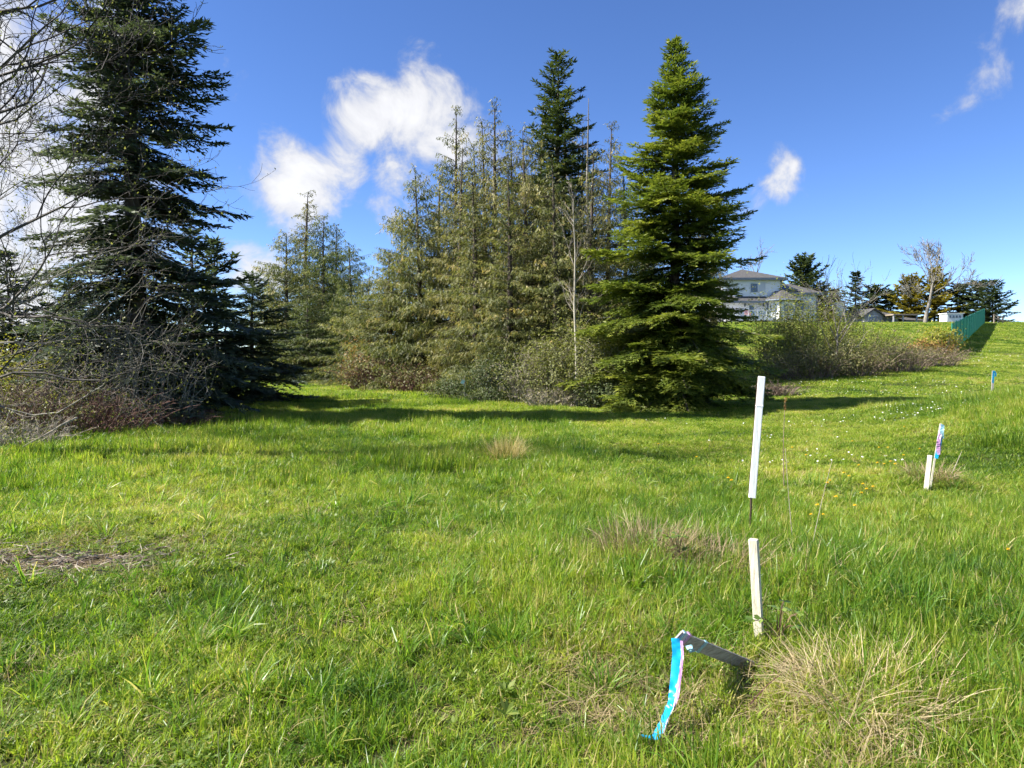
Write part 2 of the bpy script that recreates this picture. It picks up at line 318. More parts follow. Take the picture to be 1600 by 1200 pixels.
def scatter(name, protos, P, rot, scl, hue):
    n = len(P); me = bpy.data.meshes.new(name); me.vertices.add(n); me.vertices.foreach_set('co', np.asarray(P, np.float32).ravel())
    for an, ty, v in (('rot', 'FLOAT_VECTOR', rot), ('scl', 'FLOAT_VECTOR', scl)):
        a = me.attributes.new(an, ty, 'POINT'); a.data.foreach_set('vector', np.asarray(v, np.float32).ravel())
    a = me.attributes.new('hue', 'FLOAT', 'POINT'); a.data.foreach_set('value', np.asarray(hue, np.float32))
    a = me.attributes.new('idx', 'INT', 'POINT'); a.data.foreach_set('value', np.random.default_rng(n).integers(0, len(protos), n).astype(np.int32))
    o = bpy.data.objects.new(name, me); COL.objects.link(o); tag(o, kind='stuff')
    ng = bpy.data.node_groups.new(name + '_scatter', 'GeometryNodeTree'); N = ng.nodes.new; L = ng.links.new
    ng.interface.new_socket('Geometry', in_out='INPUT', socket_type='NodeSocketGeometry'); ng.interface.new_socket('Geometry', in_out='OUTPUT', socket_type='NodeSocketGeometry')
    gi, go, ip, jn = N('NodeGroupInput'), N('NodeGroupOutput'), N('GeometryNodeInstanceOnPoints'), N('GeometryNodeJoinGeometry')
    for pm in protos:
        po = bpy.data.objects.new(name + '_tuft', pm); oi = N('GeometryNodeObjectInfo'); oi.inputs['Object'].default_value = po; oi.inputs['As Instance'].default_value = False
        gt = N('GeometryNodeGeometryToInstance'); L(oi.outputs['Geometry'], gt.inputs[0]); L(gt.outputs[0], jn.inputs[0])
    def attr(nm, ty):
        a = N('GeometryNodeInputNamedAttribute'); a.data_type = ty; a.inputs['Name'].default_value = nm; return a.outputs['Attribute']
    er = N('FunctionNodeEulerToRotation'); L(attr('rot', 'FLOAT_VECTOR'), er.inputs[0])
    L(gi.outputs[0], ip.inputs['Points']); L(jn.outputs[0], ip.inputs['Instance']); ip.inputs['Pick Instance'].default_value = True
    L(attr('idx', 'INT'), ip.inputs['Instance Index']); L(er.outputs[0], ip.inputs['Rotation']); L(attr('scl', 'FLOAT_VECTOR'), ip.inputs['Scale']); L(ip.outputs[0], go.inputs[0])
    md = o.modifiers.new('scatter', 'NODES'); md.node_group = ng
    return o

def field_points(rng, dens, y0, y1, half=.98, pad=1.6):
    """even random points in the wedge in front of the camera between two depths"""
    area = half * (y1 * y1 - y0 * y0) + 2 * pad * (y1 - y0); n = int(dens * area * 1.05)
    y = np.sqrt(rng.uniform(y0 * y0, y1 * y1, n)); x = rng.uniform(-1, 1, n) * (half * y + pad); return x, y
def long_field(x, y):
    v = fbm(x * .55 + 2, y * .55 - 4, 31) * .9 + (fbm(x * 2.1, y * 2.1, 33) - .5) * .5
    v = v + .34 * bump(x, y, .9, 5.2, 1.5, 2.2) + .30 * sstep(1.4, 2.6, x) * sstep(9.0, 6.0, y) + .45 * sstep(7.0, 9.5, x - .10 * y + 1.0) * sstep(22, 19, y) * sstep(5, 9, y)
    v = v - .22 * sstep(-.4, -1.6, x) * sstep(9, 6, y) + .12 * bump(x, y, -2, 12, 6, 3)
    mown = sstep(1.0, 2.2, x - (y - 9) * .02) * sstep(8.2, 10, y) * (1 - sstep(7.0, 9.5, x - .1 * y + 1.0) * sstep(22, 19, y))
    return v - .6 * mown, mown
def clear_zone(x, y):                                             # trodden grass in front of the stakes
    return np.clip(bump(x, y, .80, 2.75, .30, .45) + bump(x, y, 1.05, 3.2, .25, .3) + .8 * bump(x, y, 1.45, 3.7, .12, .3), 0, 1)
def dry_field(x, y):
    return .9 * bump(x, y, .70, 3.6, .55, .9) + 1.1 * bump(x, y, 1.5, 3.05, .6, .45) + .75 * bump(x, y, 1.2, 5.1, 1.0, .7) + .45 * bump(x, y, 1.9, 4.7, .5, .5) + .30 * sstep(1.2, 2.0, x) * sstep(6.5, 5, y) + .4 * sstep(.55, .75, fbm(x * .8 - 7, y * .8 + 1, 51)) + .5 * bump(x, y, -3.6, 5.7, 1.1, .5) + .35 * bump(x, y, -3.6, 7.4, 1.5, 1.2)

def build_grass():
    rng = np.random.default_rng(7); U = rng.uniform
    def rot_scl(n, s, tilt=.12, zs=None):
        rot = np.stack([rng.normal(0, tilt, n), rng.normal(0, tilt, n), U(0, 6.283, n)], -1)
        zz = s if zs is None else s * zs; return rot, np.stack([s, s, zz], -1)
    def hue_at(x, y, amp=.55): return np.clip(.5 + (fbm(x * .45 + 11, y * .45, 41) - .5) * amp * 1.7 + (fbm(x * 2.3, y * 2.3 + 5, 43) - .5) * amp + rng.normal(0, .07, len(x)), .05, 1.0)
    # turf laid as patches that follow the slope
    def normals(x, y, e=.22):
        zx = (ground(x + e, y) - ground(x - e, y)) / (2 * e); zy = (ground(x, y + e) - ground(x, y - e)) / (2 * e); return zx, zy
    def lay(name, protos, size, y0, y1, half, pad, sc=1., hmod=True, extra=None):
        st = size * .90 * sc; ys = np.arange(y0, y1, st); X, Y = [], []
        for yy in ys:
            xs = np.arange(-half * (yy + st) - pad, half * (yy + st) + pad, st); X.append(xs + U(-.5, .5) * st); Y.append(np.full(len(xs), yy))
        x, y = np.concatenate(X), np.concatenate(Y); n = len(x); x = x + rng.normal(0, .05 * st, n); y = y + rng.normal(0, .05 * st, n)
        zx, zy = normals(x, y, st * .4); a = rng.integers(0, 4, n) * math.pi / 2 + rng.normal(0, .06, n)
        # tilt to the slope, then spin about the normal
        from mathutils import Matrix
        rot = np.zeros((n, 3))
        for i in range(n):
            nz = Vector((-zx[i], -zy[i], 1)).normalized(); q = nz.to_track_quat('Z', 'Y'); e = (q.to_matrix() @ Matrix.Rotation(a[i], 3, 'Z')).to_euler(); rot[i] = (e.x, e.y, e.z)
        lf, mown = long_field(x, y); zs = U(.8, 1.2, n) * (.80 + .95 * sstep(.35, .75, lf) - .15 * mown) if hmod else U(.85, 1.15, n)
        if extra is not None: zs = zs * extra(x, y)
        bm = bare_mask(x, y); zs = zs * (1 - .75 * np.clip(bm, 0, 1)); k = bm < .80; P = np.stack([x, y, ground(x, y)], -1)
        scatter(name, protos, P[k], rot[k], np.stack([np.full(n, sc), np.full(n, sc), zs * sc], -1)[k], np.full(n, .5)[k])
    def patch_mesh(name, size, n, h, w, dry, seed, mat):
        r2 = np.random.default_rng(seed); nc = max(20, n // 26); c = r2.uniform(-.5, .5, (nc, 2)) * size * 1.06; i = r2.integers(0, nc, n); p = c[i] + r2.normal(0, .016 * size / .5 + .008, (n, 2)); fr = r2.random(n) < .2; p[fr] = r2.uniform(-.52, .52, (fr.sum(), 2)) * size
        ch = r2.uniform(.55, 1.35, nc)[i]; ca = r2.uniform(0, 6.283, nc)[i]; ct = r2.normal(0, .10, nc)[i]
        base = np.concatenate([p, np.full((n, 1), -.02)], 1); az = ca + r2.normal(0, 1.1, n); hh = r2.uniform(h[0], h[1], n) * ch; ln = np.clip(r2.normal(.42, .3, n), 0, 1.4); cu = np.abs(r2.normal(.5, .35, n)); ww = w * r2.uniform(.65, 1.35, n)
        out = np.stack([np.cos(az), np.sin(az), np.zeros(n)], -1); fa = az + math.pi / 2 + r2.normal(0, .7, n); side = np.stack([np.cos(fa), np.sin(fa), r2.normal(0, .15, n)], -1)
        S = (0, .5, 1.); P1 = base + (hh * .55)[:, None] * (out * np.sin(ln)[:, None] + np.array([0, 0, 1.]) * np.cos(ln)[:, None]); l2 = ln + cu; P2 = P1 + (hh * .45)[:, None] * (out * np.sin(l2)[:, None] + np.array([0, 0, 1.]) * np.cos(l2)[:, None])
        t = np.clip(r2.normal(.45, .13, n) + ct, 0, .86); t = np.where(r2.random(n) < dry, r2.uniform(.9, 1.1, n), t); hw = ww[:, None] * side * .5; g = Geo()
        g.quads(np.stack([base - hw * .8, base + hw * .8, P1 + hw, P1 - hw], 1), 0, t); g.add(np.stack([P1 - hw, P1 + hw, P2], 1).reshape(-1, 3), np.arange(n * 3).reshape(n, 3), 0, t)
        me = g.mesh(name); me.materials.append(mat); return me
    lay('short_grass', [patch_mesh('turf', .5, 2300, (.04, .125), .0055, .12, 70 + i, M['grass_short']) for i in range(6)], .5, 1.4, 9.0, .98, 1.5)
    lay('lawn_grass', [patch_mesh('lawn', 1.0, 4000, (.05, .14), .0085, .08, 80 + i, M['grass_short']) for i in range(6)], 1.0, 9.2, 24, .9, 1.5, extra=lambda x, y: 1 + .25 * sstep(1.0, -2, x))
    lay('far_grass', [patch_mesh('far_turf', 2.0, 4200, (.06, .15), .017, .07, 90 + i, M['grass_short']) for i in range(5)], 2.0, 24.5, 52, .86, 2)
    lay('hill_grass', [patch_mesh('hill_turf', 5.0, 5000, (.08, .20), .045, .06, 96 + i, M['grass_short']) for i in range(4)], 5.0, 54, 108, .86, 4)
    # meadow clumps
    pr = [tuft_mesh('meadow', rng, 40, (.10, .24), .060, .0062, .34, .45, M['grass_long'], .05) for _ in range(4)] + [tuft_mesh('meadow_arching', rng, 24, (.20, .38), .045, .0072, .36, .80, M['grass_long'], .08) for _ in range(3)]
    X, Y = [], []
    for d, a, b in ((110, 1.8, 5), (85, 5, 9), (42, 9, 19)):
        x, y = field_points(rng, d, a, b); X.append(x); Y.append(y)
    x, y = np.concatenate(X), np.concatenate(Y); lf, mown = long_field(x, y); keep = U(0, 1, len(x)) < sstep(.30, .66, lf) * (1 - .8 * bare_mask(x, y)) * (1 - .9 * clear_zone(x, y)) * (1 - .65 * np.clip(dry_field(x, y), 0, 1)); x, y, lf = x[keep], y[keep], lf[keep]
    s = U(.55, 1.05, len(x)) * (.6 + .55 * sstep(.4, .9, lf)); r, sc = rot_scl(len(x), s, .2, U(.8, 1.15, len(x))); scatter('meadow_grass', pr, np.stack([x, y, ground(x, y)], -1), r, sc, hue_at(x, y, .45) - .03)
    # scattered taller tufts
    pr = [tuft_mesh('tall_tuft', rng, 34, (.14, .32), .04, .0068, .40, .70, M['grass_long'], .10) for _ in range(5)]
    x, y = field_points(rng, 9, 1.8, 16); lf, mown = long_field(x, y); keep = (mown < .5) & (clear_zone(x, y) < .3) & (bare_mask(x, y) < .4); x, y = x[keep], y[keep]; s = U(.5, 1.15, len(x)); r, sc = rot_scl(len(x), s, .25); scatter('tall_grass', pr, np.stack([x, y, ground(x, y)], -1), r, sc, U(.3, .7, len(x)))
    # dead blades
    pr = [tuft_mesh('straw', rng, 24, (.08, .26), .09, .0040, .95, .55, M['straw'], .0) for _ in range(4)] + [tuft_mesh('straw_thatch', rng, 40, (.06, .18), .12, .0042, 1.3, .2, M['straw'], .0, .5) for _ in range(3)]
    X, Y = [], []
    for d, a, b in ((210, 1.8, 6), (60, 6, 11)):
        x, y = field_points(rng, d, a, b); X.append(x); Y.append(y)
    x, y = np.concatenate(X), np.concatenate(Y); df = dry_field(x, y); keep = U(0, 1, len(x)) < np.clip(df * .95 + .05, 0, 1) * sstep(0, .1, 1 - long_field(x, y)[1]); x, y = x[keep], y[keep]
    s = U(.6, 1.15, len(x)); r, sc = rot_scl(len(x), s, .2); scatter('dry_grass', pr, np.stack([x, y, ground(x, y)], -1), r, sc, U(.3, .7, len(x)))
    # broad-leaved rosettes
    pr = []
    for i in range(3):
        g = Geo(); lv = Leaves(); k = 11; a = np.arange(k) * 2.4 + rng.normal(0, .2, k); l = U(.05, .11, k); d = np.stack([np.cos(a), np.sin(a), U(.25, .8, k)], -1); lv.add(np.zeros((k, 3)), d, l, l * U(.28, .42, k), np.array([0, 0, 1.]) + rng.normal(0, .3, (k, 3)), U(.25, .95, k)); lv.flush(g, 0, .55); me = g.mesh('rosette'); me.materials.append(M['clover']); pr.append(me)
    x, y = field_points(rng, 9, 1.8, 9); keep = (fbm(x * .8 + 5, y * .8, 67) > .45) & (clear_zone(x, y) < .4); x, y = x[keep], y[keep]; s = U(.35, .8, len(x)); r, sc = rot_scl(len(x), s, .15); scatter('broadleaf_weeds', pr, np.stack([x, y, ground(x, y) + .02], -1), r, sc, U(.3, .7, len(x)))
    # clover and low broad leaves
    pr = [clover_mesh('clover', rng, 26, M['clover'], .012) for _ in range(3)]
    x, y = field_points(rng, 22, 1.8, 7); keep = (fbm(x * 1.1, y * 1.1 + 3, 61) > .52) & (clear_zone(x, y) < .4); x, y = x[keep], y[keep]; s = U(.8, 1.4, len(x)); r, sc = rot_scl(len(x), s, .1)
    scatter('clover', pr, np.stack([x, y, ground(x, y)], -1), r, sc, U(.3, .7, len(x)))
build_grass()

# ------------------------------------------------------------------ conifers
def trunk_geo(rng, H, r0, bend=.1, top=.012, n=7, mat=0):
    g = Geo(); k = 12; t = np.linspace(0, 1, k); P = np.stack([bend * np.sin(t * 2.5 + rng.uniform(0, 6)) * t, bend * np.sin(t * 2 + rng.uniform(0, 6)) * t, t * H - .15], -1)
    r = r0 * (1 - t) ** .85 + top; r[0] *= 1.35; g.tube(P, r, n, mat); return g, P
def on_trunk(P, h): return np.array([np.interp(h, P[:, 2], P[:, k]) for k in range(3)])

def fir(rng, H, R, z0=.25, per_m=16, ds=.085, node=.105, tw=.05, prof=.85, e_low=-8, e_top=42, droop=.16, lean=(0, 0), gap=0., rag=.18, twl=.40, tint0=.45, sidedir=None, trunk_r=None, e_jit=6):
    """crown of whorled boughs: bough axis > side twigs > needle tufts"""
    tg, P = trunk_geo(rng, H, trunk_r or (.016 * H + .02), .10); g = Geo(); lv = Leaves(); nb = int(per_m * (H - z0)); up = np.array([0, 0, 1.])
    hs = z0 + (H - z0) * (np.arange(nb) + rng.random(nb)) / nb; az = np.arange(nb) * 2.39996 + rng.normal(0, .35, nb)
    for h, a in zip(hs, az):
        t = (h - z0) / (H - z0)
        if rng.random() < gap: continue
        L = R * (1 - t) ** prof * (1 if t > .06 else .72 + 4.6 * t) * np.clip(rng.normal(1.0, rag), .5, 1.35) * (.74 + .52 * float(vnoise(math.cos(a) * 1.6 + 7 + R, h * .9 + math.sin(a) * 1.6, 3))) + .10
        if sidedir is not None: L *= 1 + sidedir[2] * max(0, math.cos(a - sidedir[0])) - sidedir[1] * max(0, -math.cos(a - sidedir[0]))
        e = R_(e_low + (e_top - e_low) * t ** 1.4 + rng.normal(0, e_jit)); droop_ = droop * rng.uniform(.5, 1.6); o = np.array([math.cos(a), math.sin(a), 0]); lat = np.array([-math.sin(a), math.cos(a), 0])
        m = max(3, int(L / ds)); s = np.linspace(.10, 1, m)
        def axis(q): return on_trunk(P, h) + np.outer(q * L * math.cos(e), o) + np.outer(q * L * math.sin(e) - droop_ * L * (q ** 2) + .55 * droop_ * L * q ** 4, up)
        A = axis(s); Tn = nrm(np.gradient(A, axis=0)) if m > 1 else o[None]
        g.tube(axis(np.linspace(0, .95, 4)), np.linspace(.006 + .010 * L, .004, 4), 3, 1, .5, False)
        bt = tint0 + rng.normal(0, .10)
        for sd in (-1, 1):
            lt = np.clip(twl * L * (1 - s) ** .75 * rng.uniform(.65, 1.2, m) + .09, .09, .85); td = nrm(Tn * .62 + sd * lat * .75 + up * rng.normal(-.06, .12, (m, 1)))
            k = np.maximum(1, (lt / node).astype(int)); idx = np.repeat(np.arange(m), k); j = np.concatenate([np.arange(q) for q in k]); f = (j + .2) / k[idx]
            S = A[idx] + td[idx] * (lt[idx] * f)[:, None] - up * (.10 * (lt[idx] * f) ** 2 / .5)[:, None]; n = len(S); tip = .5 * f + .5 * s[idx]
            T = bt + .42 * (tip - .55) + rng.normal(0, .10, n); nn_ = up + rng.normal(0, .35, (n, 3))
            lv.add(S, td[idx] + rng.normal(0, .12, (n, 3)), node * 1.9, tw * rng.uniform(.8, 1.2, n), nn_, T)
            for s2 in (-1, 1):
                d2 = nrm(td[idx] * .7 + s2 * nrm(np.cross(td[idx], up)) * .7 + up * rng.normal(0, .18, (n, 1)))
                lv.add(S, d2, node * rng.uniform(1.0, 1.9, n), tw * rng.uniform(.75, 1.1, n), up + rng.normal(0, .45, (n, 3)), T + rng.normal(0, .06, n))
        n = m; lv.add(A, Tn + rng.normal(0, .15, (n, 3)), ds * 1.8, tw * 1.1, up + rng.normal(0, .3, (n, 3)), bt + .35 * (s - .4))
    n = 12; S = np.stack([rng.normal(0, .02, n), rng.normal(0, .02, n), H - rng.uniform(.1, .7, n)], -1) + np.array([P[-1, 0], P[-1, 1], 0]); lv.add(S, nrm(np.stack([rng.normal(0, .5, n), rng.normal(0, .5, n), np.ones(n)], -1)), .22, .05, rng.normal(0, 1, (n, 3)), .6)
    lv.flush(g, 0); return tg, g

def cedar(rng, H, R, z0=.3, per_m=11, ds=.12, sp=.34, w=.034, prof=.7, top_sparse=.6, rag=.28, tint0=.45, trunk_r=None, fan=3, stick=0.):
    """drooping boughs with hanging flat sprays"""
    tg, P = trunk_geo(rng, H, trunk_r or (.014 * H + .02), .14); g = Geo(); lv = Leaves(); nb = int(per_m * (H - z0)); up = np.array([0, 0, 1.])
    hs = z0 + (H - z0) * (np.arange(nb) + rng.random(nb)) / nb
    for i, h in enumerate(hs):
        t = (h - z0) / (H - z0)
        if rng.random() < top_sparse * sstep(.55, .95, t) * .8: continue
        a = i * 2.39996 + rng.normal(0, .4); L = R * (1 - t) ** prof * (1 if t > .08 else .8 + 2.5 * t) * np.clip(rng.normal(1, rag), .45, 1.45) + .16
        o = np.array([math.cos(a), math.sin(a), 0]); lat = np.array([-math.sin(a), math.cos(a), 0]); e = R_(12 + 28 * t + rng.normal(0, 9)); dr = .42 - .22 * t
        m = max(3, int(L / ds)); s = np.linspace(.14, 1, m)
        def axis(q): return on_trunk(P, h) + np.outer(q * L * math.cos(e), o) + np.outer(q * L * math.sin(e) - dr * L * q ** 2 + .28 * dr * L * q ** 5, up) + np.outer(.06 * L * np.sin(q * 4 + i), lat)
        A = axis(s); Tn = nrm(np.gradient(A, axis=0)); g.tube(axis(np.linspace(0, 1, 5)), np.linspace(.007 + .009 * L, .004, 5), 3, 1, .5, False)
        bt = tint0 + rng.normal(0, .12); pts, tan, ss = [A], [Tn], [s]
        for sd in (-1, 1):
            lt = np.clip(.42 * L * (1 - .75 * s) * rng.uniform(.4, 1.25, m), .05, 1.1); td = nrm(Tn * .65 + sd * lat * .8 - up * rng.uniform(-.05, .45, (m, 1))); k = np.maximum(1, (lt / (ds * 1.15)).astype(int)); ix = np.repeat(np.arange(m), k); j = np.concatenate([np.arange(q) for q in k]); f = (j + .8) / k[ix] * lt[ix]
            pts.append(A[ix] + td[ix] * f[:, None] - up * (.30 * f ** 2)[:, None]); tan.append(td[ix]); ss.append(s[ix] * .6 + .4 * (j + 1) / k[ix])
        Q = np.concatenate(pts); Tq = np.concatenate(tan); sq = np.concatenate(ss); n = len(Q); keep = rng.random(n) < .9; Q, Tq, sq = Q[keep], Tq[keep], sq[keep]; n = len(Q)
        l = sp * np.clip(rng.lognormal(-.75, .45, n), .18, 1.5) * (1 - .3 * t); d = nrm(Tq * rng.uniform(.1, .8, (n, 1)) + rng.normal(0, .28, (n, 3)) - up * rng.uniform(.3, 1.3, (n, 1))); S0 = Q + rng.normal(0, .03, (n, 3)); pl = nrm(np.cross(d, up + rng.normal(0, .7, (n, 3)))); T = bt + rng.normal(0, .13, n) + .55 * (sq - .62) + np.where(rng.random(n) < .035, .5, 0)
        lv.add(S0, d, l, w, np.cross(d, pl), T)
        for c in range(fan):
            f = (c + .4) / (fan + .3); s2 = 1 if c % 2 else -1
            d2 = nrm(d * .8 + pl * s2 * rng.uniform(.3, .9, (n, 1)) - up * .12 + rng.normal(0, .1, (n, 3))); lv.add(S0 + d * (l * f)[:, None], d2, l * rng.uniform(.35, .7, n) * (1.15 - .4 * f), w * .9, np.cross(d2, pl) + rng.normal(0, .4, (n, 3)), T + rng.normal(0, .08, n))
    for _ in range(int(stick)):
        h = rng.uniform(.5, .9) * H; a = rng.uniform(0, 6.28); L = rng.uniform(.3, .9); g.tube(np.array([on_trunk(P, h), on_trunk(P, h) + L * np.array([math.cos(a), math.sin(a), rng.uniform(-.3, .5)])]), [.012, .004], 3, 1, .5, False)
    lv.flush(g, 0, .5); return tg, g

def put_tree(name, label, cat, geos, mats, loc, group=None, bark='bark', rz=0):
    t = thing(name, label, cat, loc, rz, group)
    tg, g = geos; tg.obj('trunk', M[bark], t, True); g.obj('crown', mats, t); return t
def place(px, D, dz=0.):
    x = gx(px, D); return (x, D, float(ground(x, D)) - .05 + dz)
def height(px, ytop, D): return gz(ytop, D) - place(px, D)[2]

def build_conifers():
    rng = np.random.default_rng
    B = M['bark']
    # the big dark fir at the left
    put_tree('fir_tree', 'tall dark blue-green fir towering over the left side, its top cut by the frame', 'tree',
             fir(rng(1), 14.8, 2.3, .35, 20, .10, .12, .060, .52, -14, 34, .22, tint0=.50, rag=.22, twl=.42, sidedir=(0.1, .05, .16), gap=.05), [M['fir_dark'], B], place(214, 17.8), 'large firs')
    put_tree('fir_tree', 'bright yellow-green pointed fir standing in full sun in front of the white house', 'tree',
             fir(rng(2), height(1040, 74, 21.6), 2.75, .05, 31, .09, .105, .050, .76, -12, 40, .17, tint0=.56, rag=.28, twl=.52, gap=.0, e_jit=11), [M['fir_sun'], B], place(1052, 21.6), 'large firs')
    # three cedar forms, grown once in fine detail; every cedar is one of them at its own size, turn and colour
    forms = {}
    def form(k):
        if k not in forms:
            H, R, kw = {'cone': (10., 2.7, dict(per_m=17, ds=.095, sp=.33, w=.026, fan=4, top_sparse=.35, prof=.72)),
                        'slim': (11., 1.9, dict(per_m=15, ds=.095, sp=.32, w=.026, fan=4, top_sparse=.42, prof=.62, stick=8)),
                        'ragged': (9., 2.5, dict(per_m=16, ds=.095, sp=.38, w=.027, fan=4, top_sparse=.45, prof=.62, rag=.42, stick=6))}[k]
            tg, g = cedar(rng({'cone': 400, 'slim': 401, 'ragged': 402}[k]), H, R, **kw); forms[k] = (H, R, tg.mesh('trunk', True), g.mesh('crown'))
            forms[k][2].materials.append(B); forms[k][3].materials.append(M['cedar']); forms[k][3].materials.append(B)
        return forms[k]
    def simple(px, ytop, D, R, seed, kind, mat, label, name=None, group=None, **k):
        H = height(px, ytop, D)
        if kind == 'fir': put_tree(name or 'fir_tree', label, 'tree', fir(rng(seed), H, R, **k), [M[mat], B], place(px, D), group, rz=seed * .7); return
        H0, R0, tm, cm = form(k.get('form') or ('cone', 'ragged')[seed % 2]); t = thing(name or 'cedar_tree', label, 'tree', place(px, D), seed * 1.7, group); t.scale = (R / R0, R / R0, H / H0)
        for nm, me in (('trunk', tm), ('crown', cm)): o = bpy.data.objects.new(nm, me); COL.objects.link(o); o.parent = t
        o.material_slots[0].link = 'OBJECT'; o.material_slots[0].material = M[mat]
    co = dict(per_m=13, ds=.15, node=.17, tw=.10, rag=.22, twl=.5)
    # behind and beside the big fir
    simple(396, 430, 25, 2.3, 3, 'fir', 'fir_dark', 'low dark spruce with boughs to the ground right of the tall left fir', group='trees left of the gap', per_m=17, ds=.1, node=.12, tw=.06, prof=.6, droop=.22)
    simple(338, 375, 23, 2.2, 4, 'fir', 'fir_dark', 'dark young fir tucked behind the right flank of the tall left fir', group='trees left of the gap', **co)
    simple(18, 395, 27, 2.2, 5, 'fir', 'fir_dark', 'dark conifer behind the bare branches at the left edge', group='trees left of the gap', **co)
    simple(110, 430, 30, 2.2, 6, 'fir', 'fir_dark', 'small dark conifer seen through twigs left of the tall fir trunk', group='trees left of the gap', **co)
    simple(-40, 360, 33, 2.8, 61, 'fir', 'fir_dark', 'conifer cut by the left edge behind the bare tree', group='trees left of the gap', **co)
    simple(300, 360, 21.5, 2.00, 82, 'fir', 'fir_dark', 'dark fir close behind the trunk of the tall left fir', group='trees left of the gap', **co)
    # at the end of the grassy gap
    g2 = 'trees at the end of the grassy gap'; ce = dict(per_m=11, ds=.21, sp=.62, w=.115)
    simple(449, 362, 45, 3.4, 7, 'cedar', 'cedar', 'broad sunlit olive conifer filling the left of the grassy gap', group=g2, **{**ce, 'per_m': 11, 'top_sparse': .1})
    simple(480, 300, 53, 3.0, 8, 'cedar', 'cedar_dry', 'tall conifer with a bare spiky dead top above the gap', group=g2, per_m=6, ds=.22, sp=.42, w=.06, fan=2, top_sparse=1.2, stick=26, form='slim')
    simple(507, 338, 50, 3.0, 9, 'cedar', 'cedar_green', 'green narrow conifer just right of the spiky dead top', group=g2, name='conifer', **{**ce, 'per_m': 13, 'top_sparse': .2})
    simple(529, 350, 54, 2.8, 10, 'cedar', 'cedar_green', 'green slender conifer in the middle of the gap group', group=g2, name='conifer', **{**ce, 'per_m': 13, 'top_sparse': .2})
    simple(549, 378, 48, 2.9, 11, 'cedar', 'cedar_green', 'green conifer at the right end of the gap group', group=g2, name='conifer', **{**ce, 'per_m': 13, 'top_sparse': .2})
    simple(420, 425, 56, 3.2, 12, 'cedar', 'cedar_green', 'low conifer at the left end of the gap group', group=g2, name='conifer', **{**ce, 'per_m': 13, 'top_sparse': .2})
    simple(484, 452, 43, 2.8, 62, 'cedar', 'cedar_green', 'short green conifer standing low in the grassy gap', group=g2, name='conifer', **{**ce, 'per_m': 13, 'top_sparse': .2})
    # the stand of cedars in the middle
    g3 = 'stand of cedars in the middle'; cc = dict(per_m=15, ds=.105, sp=.36, w=.034)
    simple(575, 432, 38, 2.6, 13, 'cedar', 'cedar', 'small drooping cedar at the left end of the middle stand', group=g3, **{**cc, 'z0': 1.2})
    simple(612, 395, 35, 2.6, 14, 'cedar', 'cedar', 'low open cedar with one bough sticking out left over the brown bramble', group=g3, **{**cc, 'z0': 1.2})
    simple(655, 265, 34, 2.80, 15, 'cedar', 'cedar', 'broad conical cedar left of the thin bare-stemmed spire', group=g3, **{**cc, 'z0': 1.2})
    simple(711, 168, 34, 1.9, 16, 'cedar', 'cedar', 'thin spire-topped cedar with a bare stem showing, left of centre', group=g3, per_m=9, ds=.11, sp=.34, w=.034, top_sparse=.55, prof=.6, stick=10, form='slim')
    simple(742, 262, 29, 1.90, 17, 'cedar', 'cedar', 'slender cedar rising over the ivy at the front of the stand', group=g3, **cc, form='slim')
    simple(776, 165, 31, 2.20, 18, 'cedar', 'cedar_dry', 'tall olive cedar with a thin ragged top in the stand', group=g3, per_m=11, ds=.11, sp=.36, w=.034, top_sparse=.5, stick=8, form='slim')
    simple(822, 205, 28.5, 2.30, 19, 'cedar', 'cedar_dry', 'tall brownish cedar in front of the dark-topped fir', group=g3, **{**cc, 'top_sparse': .45})
    simple(868, 98, 31.5, 3.0, 20, 'fir', 'fir_mid', 'tall fir with a dense dark rounded top above the cedars', group=g3, per_m=13, ds=.15, node=.17, tw=.085, prof=.55, rag=.25, e_low=0, gap=.05)
    simple(868, 250, 26, 1.90, 21, 'cedar', 'cedar', 'lower cedar below the dark-topped fir, near the pale sapling', group=g3, **cc, form='slim')
    simple(925, 240, 27, 1.70, 22, 'cedar', 'cedar_dry', 'ragged cedar squeezed between pale sapling and yellow-green fir', group=g3, **cc, form='slim')
    simple(949, 193, 29.5, 1.7, 23, 'cedar', 'cedar_dry', 'slim tall cedar just left of the yellow-green fir', group=g3, per_m=10, ds=.11, sp=.34, w=.034, top_sparse=.5, prof=.65, stick=6, form='slim')
    simple(795, 262, 26.5, 1.80, 24, 'cedar', 'cedar', 'middle cedar with long hanging sprays at the front of the stand', group=g3, **cc, form='slim')
    simple(1000, 330, 27.5, 2.0, 25, 'cedar', 'cedar', 'cedar mostly hidden behind the yellow-green fir', group=g3, **cc)
    bk = dict(per_m=10, ds=.21, sp=.55, w=.085, top_sparse=.3)
    simple(685, 255, 36, 1.90, 71, 'cedar', 'cedar', 'cedar filling the stand behind the broad conical one', group=g3, **bk, form='slim')
    simple(742, 225, 35, 1.90, 72, 'cedar', 'cedar_dry', 'cedar between the thin spire and the ragged-topped one', group=g3, **bk, form='slim')
    simple(802, 205, 34, 1.80, 73, 'cedar', 'cedar', 'cedar behind the tall brownish one in the stand', group=g3, **bk, form='slim')
    simple(845, 165, 33.5, 1.90, 74, 'cedar', 'cedar_dry', 'cedar just left of the dark-topped fir', group=g3, **bk, form='slim')
    simple(906, 205, 33, 1.80, 75, 'cedar', 'cedar', 'cedar behind the dead grey snag', group=g3, **bk, form='slim')
    simple(975, 255, 32, 1.60, 76, 'cedar', 'cedar_dry', 'cedar showing between slim cedar and yellow-green fir', group=g3, **bk, form='slim')
    simple(628, 330, 37, 2.6, 77, 'cedar', 'cedar', 'cedar behind the low open one at the left of the stand', group=g3)
